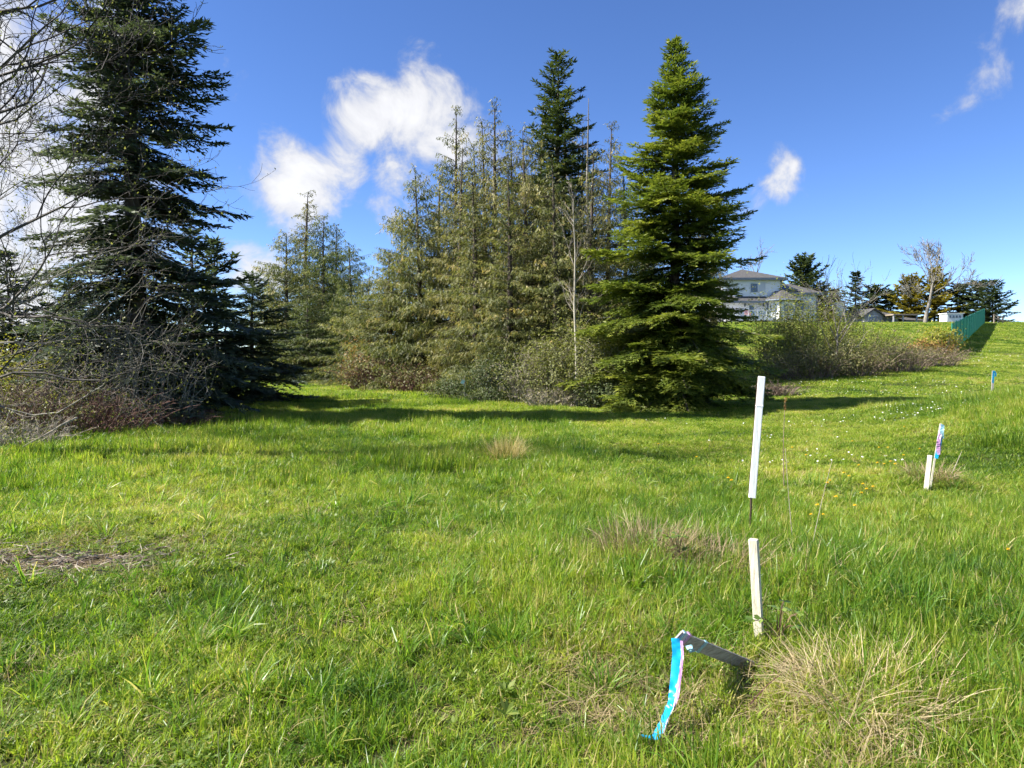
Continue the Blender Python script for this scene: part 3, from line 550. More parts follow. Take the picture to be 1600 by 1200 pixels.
    simple(720, 235, 31, 1.80, 78, 'cedar', 'cedar_dry', 'cedar at the foot of the thin spire', group=g3, form='slim')
    simple(880, 172, 34, 1.90, 79, 'cedar', 'cedar', 'tall cedar right behind the dark-topped fir', group=g3, form='slim')
    simple(758, 190, 33, 1.80, 80, 'cedar', 'cedar', 'cedar close beside the ragged-topped tall one', group=g3, form='slim')
    simple(1098, 302, 30, 1.5, 63, 'cedar', 'cedar_dry', 'pale tree peeking out behind the right flank of the yellow-green fir', group=g3, **{**cc, 'top_sparse': .5})
    # conifers along the hill
    g4 = 'trees on the hill'; fr = dict(per_m=10, ds=.40, node=.45, tw=.34, rag=.3, twl=.5)
    D = 128
    simple(1254, 409, D, 5.0, 31, 'fir', 'far_dark', 'round-headed dark pine right behind the white house roof', 'pine_tree', g4, **{**fr, 'prof': .42, 'e_low': 10, 'e_top': 60})
    simple(1282, 452, D, 3.9, 32, 'fir', 'far_dark', 'dark low pine at the right end of the white house', 'pine_tree', g4, **{**fr, 'prof': .45})
    simple(1298, 455, 130, 3.4, 64, 'fir', 'far_dark', 'dark green tree between the white house and the chimney', 'pine_tree', g4, **{**fr, 'prof': .5})
    simple(1335, 426, 134, 4.3, 33, 'fir', 'far_dark', 'blue-green spruce with tiered boughs behind the white chimney', 'spruce_tree', g4, **{**fr, 'per_m': 5, 'e_low': 5})
    simple(1363, 452, 134, 5.0, 34, 'fir', 'far_dark', 'bushy dark tree behind the low gabled roof', 'pine_tree', g4, **{**fr, 'prof': .45})
    simple(1386, 458, 134, 4.5, 35, 'fir', 'far_dark', 'bushy dark tree right of the low gabled roof', 'pine_tree', g4, **{**fr, 'prof': .45})
    simple(1420, 438, 130, 5.3, 36, 'fir', 'far_yellow', 'yellow-green cypress left of the leafless tree', 'cypress_tree', g4, **{**fr, 'prof': .6, 'e_low': 15, 'e_top': 65, 'per_m': 9})
    simple(1458, 424, 128, 4.6, 37, 'fir', 'far_yellow', 'yellow-green cypress right behind the leafless tree', 'cypress_tree', g4, **{**fr, 'prof': .6, 'e_low': 15, 'e_top': 65, 'per_m': 9})
    simple(1496, 448, 128, 5.0, 38, 'fir', 'far_dark', 'dark conifer right of the yellow-green cypresses', 'pine_tree', g4, **{**fr, 'prof': .6})
    simple(1524, 443, 124, 4.8, 39, 'fir', 'far_dark', 'dark conifer behind the top end of the green fence', 'pine_tree', g4, **{**fr, 'prof': .6})
    simple(1548, 440, 118, 4.3, 40, 'fir', 'far_dark', 'spiky dark pine with upswept boughs, rightmost on the ridge', 'pine_tree', g4, per_m=7, ds=.35, node=.40, tw=.24, rag=.35, e_low=18, e_top=50, prof=.7)
build_conifers()
def build_wood():
    # dim woodland closing the view behind the stands: one mass
    rng = np.random.default_rng(90); g = Geo(); lv = Leaves(); n = 0
    for i in range(60):
        x = rng.uniform(-75, 16); y = rng.uniform(62, 84); H = rng.uniform(4.5, 7.5) * (.8 if x > -12 else 1); r = rng.uniform(1.8, 2.8); z = float(ground(x, y)); g.tube(np.array([[x, y, z - .2], [x, y, z + H]]), [.2, .03], 4, 1, .5, False)
        m = 260; t = rng.random(m) ** .8; a = rng.uniform(0, 6.283, m); q = r * (1 - t) ** .6 * np.sqrt(rng.uniform(.3, 1, m)); S = np.stack([x + q * np.cos(a), y + q * np.sin(a), z + H * t], -1)
        lv.add(S, np.stack([np.cos(a), np.sin(a), rng.normal(-.1, .4, m)], -1), rng.uniform(.6, 1.1, m), .45, np.array([0, 0, 1.]) + rng.normal(0, .4, (m, 3)), .4 + rng.normal(0, .15, m))
    lv.flush(g); o = g.obj('distant_wood', [M['far_dark'], M['bark']]); tag(o, kind='stuff')
build_wood()

# ------------------------------------------------------------------ leafless trees
def bare_tree(rng, g, start, d, L, r, depth, spread=.55, kids=(3, 5), up=.12, wig=.18, lo=.006, shrink=.62, mats=(0, 1), buds=None, thin=.018, rsh=.55):
    n = 6 if depth > 1 else 4; P = [np.array(start, float)]; v = nrm(np.array(d, float))
    for i in range(n):
        v = nrm(v + rng.normal(0, wig, 3) + np.array([0, 0, up * .5])); P.append(P[-1] + v * L / n)
    P = np.array(P); rr = np.linspace(r, max(lo * .6, r * .45), n + 1); g.tube(P, rr, 7 if r > .05 else (4 if r > .014 else 3), mats[0] if r > thin else mats[1], .5, depth == 0 and False)
    if buds is not None and depth <= 1:
        k = rng.integers(0, 3)
        if k: i = rng.integers(1, n + 1, k); buds.add(P[i], rng.normal(0, 1, (k, 3)) + np.array([0, 0, .7]), rng.uniform(.03, .06, k), .03, rng.normal(0, 1, (k, 3)), rng.random(k))
    if depth == 0: return
    for k in range(rng.integers(kids[0], kids[1] + 1)):
        f = rng.uniform(.22, 1.0) if k else 1.0; i = f * n; b = P[int(i)] + (P[min(int(i) + 1, n)] - P[int(i)]) * (i - int(i)); tn = nrm(P[min(int(i) + 1, n)] - P[max(int(i) - 1, 0)])
        q = nrm(np.cross(tn, rng.normal(0, 1, 3))); sp = spread * rng.uniform(.6, 1.3) * (.5 if k == 0 else 1)
        bare_tree(rng, g, b, tn * math.cos(sp) + q * math.sin(sp), L * shrink * rng.uniform(.7, 1.2), max(lo, r * rsh * (1 - .35 * f)), depth - 1, spread, kids, up, wig, lo, shrink, mats, buds, thin, rsh)

def build_bare():
    # big leafless alder just outside the left edge, limbs reaching into the picture
    rng = np.random.default_rng(101); x, y = -9.4, 11.0; z = float(ground(x, y)); t = thing('bare_tree', 'grey leafless tree at the left edge with limbs reaching into the picture', 'tree', (x, y, z - .1))
    g = Geo(); P = np.array([[0, 0, 0], [.05, .05, 1.2], [.15, .0, 2.6], [.1, -.1, 4.2], [.35, .0, 6.0], [.5, .1, 7.6], [.6, .1, 9.0]]); r = np.array([.21, .17, .155, .14, .115, .08, .05]); g.tube(P, r, 9); g.obj('trunk', M['bark_grey'], t, True)
    limb = Geo(); buds = Leaves()
    for h, d, L, rr in ((1.5, (1, .10, .03), 3.4, .045), (2.0, (1, .35, .22), 3.3, .05), (2.6, (1, -.10, .10), 3.2, .05), (3.2, (1, .3, .28), 3.0, .055), (4.0, (.9, .1, .75), 3.2, .06), (4.8, (.9, .35, .45), 2.6, .055), (5.6, (.8, 0, .8), 2.7, .055),
                         (6.2, (.7, -.2, .9), 2.6, .05), (7.0, (.6, .4, .9), 2.5, .045), (7.8, (.3, -.1, 1), 2.3, .04), (8.8, (.1, .1, 1), 2.2, .035), (5.2, (.4, -.8, .6), 2.4, .05), (3.6, (.4, .8, .5), 2.4, .05), (4.4, (-.9, .2, .6), 2.4, .05), (6.5, (-.7, -.4, .8), 2.4, .05), (2.3, (.8, -.45, .1), 2.6, .04), (1.1, (1, .25, .10), 3.4, .04), (5.0, (1, -.1, .35), 2.7, .045), (5.9, (1, .2, .5), 2.6, .045), (6.7, (1, .0, .6), 2.5, .04), (7.4, (.9, .2, .7), 2.4, .04), (8.3, (.8, .0, .8), 2.3, .035), (4.6, (1, .3, .2), 2.6, .04)):
        b = np.array([np.interp(h, P[:, 2], P[:, k]) for k in range(3)]); limb = Geo(); bare_tree(rng, limb, b, d, L * (.78 if h < 4.2 else .95), rr * .7, 4, .62, (3, 4), .06, .20, .0040 if h < 4.2 else .0052, .60, (0, 1), buds); limb.obj('limb', [M['bark_dark'], M['twig_dark']], t)
    bg = Geo(); buds.flush(bg, 0); tag(bg.obj('buds', M['shrub_light'], t), kind='stuff')
    # second, lower one: long lichen-grey boughs crossing in front of the dark fir
    rng = np.random.default_rng(77); x, y = -11.0, 13.6; z = float(ground(x, y)); t = thing('bare_tree', 'low spreading leafless tree with long pale boughs crossing the dark fir', 'tree', (x, y, z - .1))
    g = Geo(); P = np.array([[0, 0, 0], [.1, 0, .8], [.2, .05, 1.7], [.3, 0, 2.6], [.3, .1, 3.6], [.4, 0, 4.6]]); g.tube(P, [.15, .12, .105, .09, .07, .04], 8); g.obj('trunk', M['bark_grey'], t, True)
    limb = Geo(); buds = Leaves()
    for h, d, L, rr in ((.7, (1, .0, .12), 3.6, .035), (1.1, (1, .1, .22), 4.0, .042), (1.5, (1, -.15, .10), 4.2, .042), (1.9, (1, .2, .28), 4.0, .045), (2.3, (1, -.05, .16), 4.3, .045), (2.8, (1, .15, .35), 4.0, .045), (3.2, (1, -.1, .45), 3.6, .045), (3.8, (.9, .1, .6), 3.3, .04), (4.4, (.6, 0, 1), 2.8, .035), (2.6, (.5, .8, .4), 2.6, .035), (3.0, (.3, -.9, .4), 2.6, .03), (3.4, (-.8, 0, .5), 2.4, .03)):
        b = np.array([np.interp(h, P[:, 2], P[:, k]) for k in range(3)]); limb = Geo(); bare_tree(rng, limb, b, d, L * .74, rr * .5, 3, .62, (4, 6), .03, .24, .0034, .55, (0, 0), buds); limb.obj('limb', [M['twig_lichen']], t)
    bg = Geo(); buds.flush(bg, 0); tag(bg.obj('buds', M['shrub_light'], t), kind='stuff')
    # leafless tree on the hill
    rng = np.random.default_rng(5); D = 98; x, y, z = place(1444, D); t = thing('bare_tree', 'spreading leafless tree with a pale crown on the hill lawn', 'tree', (x, y, z))
    P = np.array([[0, 0, 0], [.15, 0, 1.4], [.5, 0, 2.8], [.75, 0, 4.4], [.9, 0, 5.6]]); g = Geo(); g.tube(P, [.32, .24, .20, .17, .13], 8); g.obj('trunk', M['bark_grey'], t, True); limb = Geo()
    for h, d, L, rr in ((5.6, (0, .2, 1), 3.2, .12), (5.4, (.2, -.2, 1), 3.3, .1), (4.9, (-.55, 0, .9), 3.0, .09), (4.5, (.7, .2, .75), 3.6, .1), (3.9, (.9, -.2, .60), 3.8, .1), (4.1, (-.8, .2, .6), 2.5, .07), (3.2, (1, .1, .5), 3.8, .09), (3.0, (-1, 0, .3), 2.0, .05), (5.2, (-.2, .2, 1), 3.2, .1)):
        b = np.array([np.interp(h, P[:, 2], P[:, k]) for k in range(3)]); limb = Geo(); bare_tree(rng, limb, b, d, L, rr * .9, 4, .52, (3, 4), .10, .12, .024, .62, (0, 0)); limb.obj('limb', [M['twig_lichen']], t)
    # twiggy top behind the house roof
    rng = np.random.default_rng(15); x, y, z = place(1181, 126); t = thing('bare_tree', 'bare twiggy treetop showing over the white house roof', 'tree', (x, y, z)); g = Geo(); g.tube(np.array([[0, 0, 0], [.1, 0, 5], [0, 0, 9.5]]), [.2, .15, .08], 6); g.obj('trunk', M['bark_grey'], t)
    for h in (6, 7, 8, 9, 9.4): limb = Geo(); bare_tree(rng, limb, (0, 0, h), (rng.normal(0, .5), rng.normal(0, .5), 1), 2.8, .07, 3, .5, (3, 4), .1, .12, .022, .6, (0, 0)); limb.obj('limb', M['twig_lichen'], t)
    # pale sapling in front of the cedar stand
    rng = np.random.default_rng(25); x, y, z = place(902, 22.6); H = height(900, 318, 22.6); t = thing('sapling', 'pale thin-stemmed bare sapling in front of the cedars', 'tree', (x, y, z))
    P = np.array([[0, 0, 0], [-.03, 0, H * .25], [-.10, 0, H * .5], [-.08, 0, H * .75], [-.16, 0, H]]); g = Geo(); g.tube(P, [.055, .045, .036, .024, .008], 7); g.obj('trunk', M['bark_pale'], t, True); limb = Geo()
    for i in range(26):
        h = H * rng.uniform(.40, .98); a = rng.uniform(0, 6.28); b = np.array([np.interp(h, P[:, 2], P[:, k]) for k in range(3)]); bare_tree(rng, limb, b, (math.cos(a) * .6, math.sin(a) * .6, 1), rng.uniform(.5, 1.3) * (1.2 - h / H * .6), .012, 2, .5, (2, 4), .1, .12, .005, .6, (0, 0))
    tag(limb.obj('twigs', M['cane_pale'], t), kind='stuff')
    # dead snag beside the slim cedar
    rng = np.random.default_rng(26); x, y, z = place(918, 28.5); H = height(918, 160, 28.5); t = thing('dead_tree', 'dead thin grey snag with stub branches left of the slim cedar', 'tree', (x, y, z)); g = Geo(); g.tube(np.array([[0, 0, 0], [.05, 0, H * .4], [-.05, 0, H * .7], [0, 0, H]]), [.12, .09, .06, .012], 6); g.obj('trunk', M['bark_grey'], t, True); limb = Geo()
    for i in range(60):
        h = H * rng.uniform(.35, .97); a = rng.uniform(0, 6.28); bare_tree(rng, limb, (0, 0, h), (math.cos(a), math.sin(a), rng.uniform(-.1, .6)), rng.uniform(.4, 1.3) * (1.25 - h / H), .013, 1, .5, (2, 4), .02, .12, .006, .6, (0, 0))
    tag(limb.obj('twigs', M['twig_dark'], t), kind='stuff')
build_bare()

# ------------------------------------------------------------------ shrubs
def shrub(name, label, loc, rx, ry, h, seed, cane, leaf=None, canes=120, leaves=6000, lw=.05, arch=.6, group=None, cr=.006, twigs=3, shell=.5, clump=1.6, tint0=.5):
    rng = np.random.default_rng(seed); t = thing(name, label, 'shrub', loc, 0, group); g = Geo(); ends = []
    for i in range(canes):
        a = rng.uniform(0, 6.28); r = math.sqrt(rng.random()); b = np.array([rx * .7 * r * math.cos(a), ry * .7 * r * math.sin(a), 0]); b[2] = float(ground(loc[0] + b[0], loc[1] + b[1])) - loc[2] - .05
        e = np.array([rx * r * math.cos(a) * rng.uniform(.8, 1.25) + rng.normal(0, .25 * rx), ry * r * math.sin(a) * rng.uniform(.8, 1.25) + rng.normal(0, .2 * ry), h * rng.uniform(.35, 1.1) * (1 - .35 * r)])
        mid = (b + e) / 2 + np.array([0, 0, h * arch * rng.uniform(.1, .7)]); P = bezier([b, mid, e], 6) + rng.normal(0, .02 * h, (6, 3)) * np.array([0, .5, 1, 1, 1, 1])[:, None]
        g.tube(P, np.linspace(cr * 1.5, cr * .6, 6), 3, 0, rng.random(), False)
        for k in range(twigs):
            j = rng.integers(2, 6); d = nrm(rng.normal(0, 1, 3) + np.array([0, 0, .5])); q = P[j] + d * rng.uniform(.12, .4) * h * .5; g.tube(np.array([P[j], (P[j] + q) / 2 + rng.normal(0, .02, 3), q]), [cr * .7, cr * .6, cr * .4], 3, 0, rng.random(), False); ends.append(q)
        ends.append(P[-1]); ends.append(P[3])
    tag(g.obj('canes', cane, t), kind='stuff')
    if leaf is not None and leaves:
        E = np.array(ends); n = leaves; i = rng.integers(0, len(E), n); S = E[i] + rng.normal(0, 1, (n, 3)) * np.array([rx, ry, h]) * .085 * clump
        gz_ = ground(loc[0] + S[:, 0], loc[1] + S[:, 1]) - loc[2]; S[:, 2] = np.maximum(S[:, 2], gz_ + .02 + .1 * rng.random(n))
        ct = rng.normal(0, .13, len(E))[i]; lv = Leaves(); out = nrm(S - np.array([0, 0, h * .3])); nn_ = out + rng.normal(0, .6, (n, 3)) + np.array([0, 0, .4]); d = np.cross(nn_, rng.normal(0, 1, (n, 3)))
        lv.add(S, d, lw * rng.uniform(.8, 1.8, n), lw * rng.uniform(.5, .95, n), nn_, tint0 + ct + rng.normal(0, .14, n)); lg = Geo(); lv.flush(lg, 0); tag(lg.obj('foliage', leaf, t), kind='stuff')
    return t

def build_shrubs():
    gm = 'undergrowth along the cedar stand'; gr = 'thicket below the white house'; gl = 'brush under the left fir'
    def at(px, D): return place(px, D, .05)
    # undergrowth of the middle stand
    shrub('bramble', 'reddish brown bramble thicket beside the grassy gap', at(592, 33.5), 1.9, 1.0, 1.9, 201, M['cane_red'], M['bramble_leaf'], 170, 1800, .08, group=gm, cr=.011)
    shrub('bramble', 'dark reddish bramble tangle right of the brown thicket', at(655, 30.5), 1.6, .8, 1.4, 202, M['cane_red'], M['bramble_leaf'], 140, 1200, .07, group=gm, cr=.010)
    shrub('fern', 'orange-tinged shrub above the bramble beside the gap', at(582, 34.5), 1.5, .8, 2.6, 203, M['cane_red'], M['fern'], 60, 1900, .09, group=gm, cr=.01)
    shrub('ivy_shrub', 'ivy mound with pale leaves behind the small dark post', at(725, 26.6), 1.1, .7, .95, 204, M['cane'], M['ivy'], 60, 5500, .06, group=gm)
    shrub('ivy_shrub', 'dark glossy ivy mass left of the pale dead twigs', at(785, 25.2), 1.2, .8, 1.7, 205, M['cane'], M['ivy'], 70, 8000, .055, group=gm, tint0=.35)
    shrub('ivy_shrub', 'low ivy at the grass edge in the middle', at(770, 24.3), 1.0, .45, .55, 206, M['cane_pale'], M['ivy'], 60, 3200, .05, group=gm)
    shrub('dead_brush', 'pale tangle of dead twigs in front of the cedars', at(838, 24.2), 1.2, .7, 2.1, 207, M['cane_pale'], M['shrub_light'], 150, 3500, .06, group=gm, cr=.009, twigs=5)
    shrub('shrub', 'light green leafy shrub around the pale sapling', at(888, 23.3), 1.1, .7, 2.7, 208, M['cane_pale'], M['shrub_light'], 100, 8000, .06, group=gm, twigs=4)
    shrub('shrub', 'light green shrub at the left foot of the yellow-green fir', at(938, 22.4), .95, .6, 2.9, 209, M['cane_pale'], M['shrub_light'], 90, 7000, .06, group=gm, twigs=4)
    shrub('ivy_shrub', 'leafy green shrub low at the left foot of the yellow-green fir', at(955, 21.7), .9, .45, 1.0, 210, M['cane'], M['ivy'], 50, 4200, .055, group=gm)
    shrub('dead_brush', 'low grey-brown dead twigs along the grass in front of the sapling', at(868, 22.6), 1.1, .45, .8, 211, M['cane_pale'], M['bramble_leaf'], 150, 900, .05, group=gm, cr=.008, twigs=4)
    shrub('bramble', 'brown bramble between ivy mound and dead twigs', at(700, 29), 1.0, .6, 1.0, 212, M['cane'], M['bramble_leaf'], 90, 1200, .06, group=gm)
    # thicket on the right
    shrub('dead_brush', 'small greyish brush pile at the right foot of the yellow-green fir', at(1217, 25.2), .8, .4, .55, 221, M['cane'], None, 150, 0, group=gr, cr=.008, twigs=4)
    shrub('willow_shrub', 'tall light green shrub in front of the white house', at(1228, 33), 1.6, 1.2, 3.9, 222, M['cane'], M['shrub_olive'], 80, 9500, .08, group=gr, cr=.010, twigs=4, arch=.3)
    shrub('willow_shrub', 'olive shrub with bare twigs right of the house bay', at(1280, 35), 1.7, 1.1, 3.6, 223, M['cane'], M['shrub_olive'], 80, 8500, .08, group=gr, cr=.010, twigs=4, arch=.3)
    shrub('bramble', 'dark bramble mound at the left of the thicket', at(1262, 31), 1.6, 1.0, 1.35, 224, M['cane'], M['bramble_leaf'], 150, 5200, .075, group=gr, tint0=.42, cr=.009)
    shrub('bramble', 'dark bramble mound in the middle of the thicket', at(1330, 32), 1.7, 1.0, 1.45, 225, M['cane'], M['bramble_leaf'], 170, 5200, .075, group=gr, tint0=.42, cr=.009)
    shrub('bramble', 'pale grey-brown bramble mound towards the green fence', at(1395, 34), 2.0, 1.0, 1.35, 226, M['cane'], M['bramble_leaf'], 200, 3600, .06, group=gr, cr=.010, twigs=4)
    shrub('bramble', 'low brown bramble at the right end of the thicket', at(1452, 36.5), 1.8, 1.0, 1.1, 227, M['cane'], M['bramble_leaf'], 190, 3000, .06, group=gr, cr=.010, twigs=4)
    shrub('fern', 'rusty brown ferns above the bramble near the green fence', at(1447, 40), 1.4, .8, 1.1, 228, M['cane_red'], M['fern'], 90, 1600, .10, group=gr, cr=.010)
    shrub('shrub', 'yellow-green shrub at the near end of the green fence', at(1470, 43), 1.3, .8, 1.9, 229, M['cane'], M['shrub_yellow'], 60, 1600, .11, group=gr, cr=.010)
    shrub('shrub', 'twiggy bare shrub in the upper middle of the thicket', at(1352, 37), 2.4, 1.0, 2.2, 230, M['cane'], M['shrub_olive'], 90, 5000, .07, group=gr, cr=.009, twigs=5, arch=.3)
    rng = np.random.default_rng(240); x, y, z = place(1307, 33); t = thing('bare_tree', 'small forked leafless tree rising from the thicket', 'tree', (x, y, z), group=gr); g = Geo(); g.tube(np.array([[0, 0, 0], [.03, 0, 1.0], [.0, 0, 1.9]]), [.06, .05, .04], 6); g.obj('trunk', M['bark_grey'], t); limb = Geo(); b_ = Leaves()
    for h, d in ((.9, (-.8, 0, .8)), (1.2, (.6, .1, 1)), (1.5, (-.3, .2, 1)), (1.9, (.1, 0, 1)), (1.9, (-.5, -.2, .9)), (.7, (.9, 0, .6)), (1.7, (.8, .2, .9))): limb = Geo(); bare_tree(rng, limb, (0, 0, h), d, 1.7, .03, 3, .5, (3, 5), .08, .12, .007, .62, (0, 0), b_); limb.obj('limb', M['twig_lichen'], t)
    bg = Geo(); b_.flush(bg, 0); tag(bg.obj('buds', M['shrub_light'], t), kind='stuff')
    # brush at the left
    shrub('bramble', 'brown bramble tangle at the foot of the left edge', at(15, 15.2), 2.2, 1.3, 1.6, 251, M['cane'], M['bramble_leaf'], 260, 1400, .05, group=gl, cr=.007, twigs=4)
    shrub('bramble', 'dark twiggy brush under the tall left fir', at(125, 15.0), 1.9, .9, 1.1, 252, M['cane_red'], M['bramble_leaf'], 240, 1000, .045, group=gl, cr=.006, twigs=4)
    shrub('bramble', 'low dead twigs at the right foot of the tall left fir', at(262, 16.0), 1.2, .6, .55, 253, M['cane_red'], None, 150, 0, group=gl, cr=.006, twigs=4)
    shrub('shrub', 'yellow-leaved shrub glowing behind the twigs at the left edge', at(30, 20.5), 1.7, 1.0, 2.5, 254, M['cane'], M['shrub_yellow'], 70, 3000, .06, group=gl)
    shrub('bramble', 'grey dead weeds at the grass edge in the left corner', at(15, 12.6), 1.3, .9, .7, 255, M['cane_pale'], M['bramble_leaf'], 190, 500, .04, group=gl, cr=.005, twigs=4)
    shrub('shrub', 'thin leafy shrub in front of the tall left fir', at(190, 15.8), 1.9, .7, 3.0, 256, M['twig_lichen'], M['shrub_light'], 90, 1100, .045, group=gl, cr=.007, twigs=5, arch=.2)
    # fallen branch
    rng = np.random.default_rng(260); g = Geo(); a = np.array([gx(30, 11.6), 11.6, 0]); b = np.array([gx(118, 13.4), 13.4, .0]); P = bezier([a, (a + b) / 2 + [0, .1, .0], b], 7); P[:, 2] = ground(P[:, 0], P[:, 1]) + np.linspace(.12, .52, 7); g.tube(P, np.linspace(.011, .022, 7), 5)
    tag(g.obj('fallen_branch', M['cane_pale'], None, True), 'pale dead branch slanting out of the brush onto the grass', 'branch')
build_shrubs()

# ------------------------------------------------------------------ buildings on the hill
M['siding'] = noise_mat('white_siding', [(.3, (.76, .77, .78)), (.7, (.82, .82, .82))], 1.2, .6, 0)
M['trim'] = noise_mat('blue_grey_trim', [(.3, (.10, .13, .17)), (.7, (.15, .18, .22))], 2, .5, 0)
M['white'] = noise_mat('white_paint', [(.3, (.74, .75, .74)), (.7, (.82, .82, .80))], 3, .5, 0)
M['roof'] = noise_mat('asphalt_shingles', [(.3, (.042, .041, .042)), (.5, (.072, .070, .070)), (.7, (.110, .106, .104))], 3.5, .9, .2, (1, 1, 4))
M['solar'] = noise_mat('solar_panel', [(.3, (.008, .010, .025)), (.7, (.015, .018, .040))], 2, .2, 0)
def glass_mat():
    m, nt, bs, out = mat_new('window_glass'); bs.inputs['Base Color'].default_value = (.07, .09, .12, 1); bs.inputs['Roughness'].default_value = .06; bs.inputs['Specular IOR Level'].default_value = .8; return m
M['glass'] = glass_mat()
M['blind'] = noise_mat('window_blind', [(.3, (.50, .53, .57)), (.7, (.60, .62, .65))], 4, .5, 0, (.1, .1, 6))
M['grey_wall'] = noise_mat('grey_siding', [(.3, (.30, .31, .33)), (.7, (.40, .41, .42))], 2, .7, 0)
M['red'] = noise_mat('red_paint', [(.3, (.50, .06, .05)), (.7, (.62, .10, .08))], 3, .5, 0)
M['rail_glass'] = None
def rail_glass():
    m, nt, bs, out = mat_new('railing_glass'); bs.inputs['Base Color'].default_value = (.75, .82, .86, 1); bs.inputs['Roughness'].default_value = .08; bs.inputs['Alpha'].default_value = .35; return m
M['rail_glass'] = rail_glass()
M['old_wood'] = noise_mat('weathered_wood', [(.3, (.20, .16, .12)), (.7, (.36, .30, .23))], 4, .9, .2, (6, 1, 1))

def build_house():
    D = 110.0; k = D / F; x0 = gx(1210, D); zb = float(ground(x0, D)) - .1; t = thing('house', 'two-storey white house with grey hip roofs, corner bay and glass-railed deck', 'house', (x0, D, zb))
    X = lambda px: (px - 1210) * k
    Z = lambda py: gz(py, D) - zb
    def part(name, g, m, p=t): return g.obj(name, m, p)
    def window(px0, px1, py0, py1, y, panes=2, blind=1):
        w = part('window', Geo().box(((X(px0) + X(px1)) / 2, y, (Z(py0) + Z(py1)) / 2), (X(px1) - X(px0) + .16, .12, Z(py0) - Z(py1) + .16)), M['white'])
        n = panes; ww = (X(px1) - X(px0)) / n
        for i in range(n):
            part('pane', Geo().box((X(px0) + ww * (i + .5), y - .05, (Z(py0) + Z(py1)) / 2), (ww - .10, .06, Z(py0) - Z(py1) - .06)), M['blind'] if (blind and i == n - 1) else M['glass'], w)
    def gable_slab(pts, th=.22):
        """closed slab from a polygon in 3-D, thickened downwards"""
        P = np.array(pts, float); n = len(P); Q = P - np.array([0, 0, th]); g = Geo(); g.add(np.vstack([P, P.mean(0)]), [[i, (i + 1) % n, n] for i in range(n)]); g.add(np.vstack([Q, Q.mean(0)]), [[(i + 1) % n, i, n] for i in range(n)]); g.add(np.vstack([P, Q]), [[i, n + i, n + (i + 1) % n, (i + 1) % n] for i in range(n)]); return g
    def hip(name, xa, xb, ya, yb, ze, zr, inset, over=.5, mat='roof'):
        xa, xb, ya, yb = xa - over, xb + over, ya - over, yb + over; ym = (ya + yb) / 2; ra, rb = xa + inset, xb - inset
        V = [(xa, ya, ze), (xb, ya, ze), (xb, yb, ze), (xa, yb, ze), (ra, ym, zr), (rb, ym, zr)]
        g = Geo(); g.add(V, [[0, 1, 5, 4], [2, 3, 4, 5]]); g.add(V, [[1, 2, 5], [3, 0, 4]]); g.add(V, [[3, 2, 1, 0]]); r = part(name, g, M[mat])
        f = Geo(); f.box(((xa + xb) / 2, ya - .04, ze - .16), (xb - xa + .16, .10, .36)); part('fascia', f, M['trim'], r)
        f = Geo(); f.box((xb + .045, (ya + yb) / 2, ze - .16), (.10, yb - ya, .36)); part('fascia', f, M['trim'], r)
        return r
    zf = Z(497)                                                        # deck level
    part('wall', Geo().box(((X(1128) + X(1220)) / 2, 5.0, Z(437) / 2), (X(1220) - X(1128), 9.0, Z(437))), M['siding'])              # two-storey block
    part('wall', Geo().box(((X(1213) + X(1276)) / 2, 4.4, Z(460) / 2), (X(1276) - X(1213), 8.0, Z(460))), M['siding'])              # right wing
    hip('roof', X(1128), X(1220), .5, 9.5, Z(437) + .2, Z(416), 5.2, .75)
    r2 = hip('roof', X(1213), X(1276), .4, 8.4, Z(460) + .2, Z(440), 3.2, .7)
    ze, zr = Z(460) + .2, Z(440); ya = .4 - .7; ym = 4.4
    s = Geo(); f0, f1 = .22, .80
    ly = lambda f: ya + (ym - ya) * f
    lz = lambda f: ze + (zr - ze) * f + .06
    q = [(X(1222), ly(f0 + .1), lz(f0 + .1)), (X(1250), ly(f0 + .1), lz(f0 + .1)), (X(1241), ly(f1), lz(f1)), (X(1222), ly(f1), lz(f1))]; part('solar_panel', gable_slab(q, .08), M['solar'], r2)
    # skirt roof over the deck
    q = [(X(1126), -.9, Z(471)), (X(1196), -.9, Z(471)), (X(1196), .48, Z(463)), (X(1126), .48, Z(463))]; r3 = part('roof', gable_slab(q, .18), M['roof']); part('fascia', Geo().box(((X(1126) + X(1196)) / 2, -.96, Z(471) - .18), (X(1196) - X(1126), .10, .34)), M['trim'], r3)
    # corner bay: five-sided with its own tent roof
    cx, cy = X(1221), -.3; rr = 2.35; ang = [R_(a) for a in (180, 240, 300, 360)]; pts = [(cx + rr * math.cos(a), cy + rr * .95 * math.sin(a)) for a in ang] + [(cx + rr, .48), (cx - rr, .48)]
    n = len(pts); V = [(x, y, 0) for x, y in pts] + [(x, y, Z(470)) for x, y in pts]; part('bay', Geo().add(V, [[i, (i + 1) % n, n + (i + 1) % n, n + i] for i in range(n)]), M['siding'])
    ro = 3.1; e = [(cx + ro * math.cos(a), cy + ro * .95 * math.sin(a), Z(470)) for a in ang] + [(cx + ro, .6, Z(470)), (cx - ro, .6, Z(470))]; ap = (cx - .1, cy + .4, Z(452)); n = len(e)
    rb = part('roof', Geo().add(e + [ap], [[i, (i + 1) % n, n] for i in range(n)]).add(e, [[3, 2, 1, 0], [5, 4, 3, 0]]), M['roof'])
    for i in range(n - 2):
        a, b = np.array(e[i]), np.array(e[i + 1]); part('fascia', Geo().tube(np.array([a, b]) - [0, 0, .10], .16, 4), M['trim'], rb)
    for i in range(4): part('corner_trim', Geo().box((pts[i][0], pts[i][1], Z(470) / 2), (.22, .22, Z(470) - .04)), M['trim'])
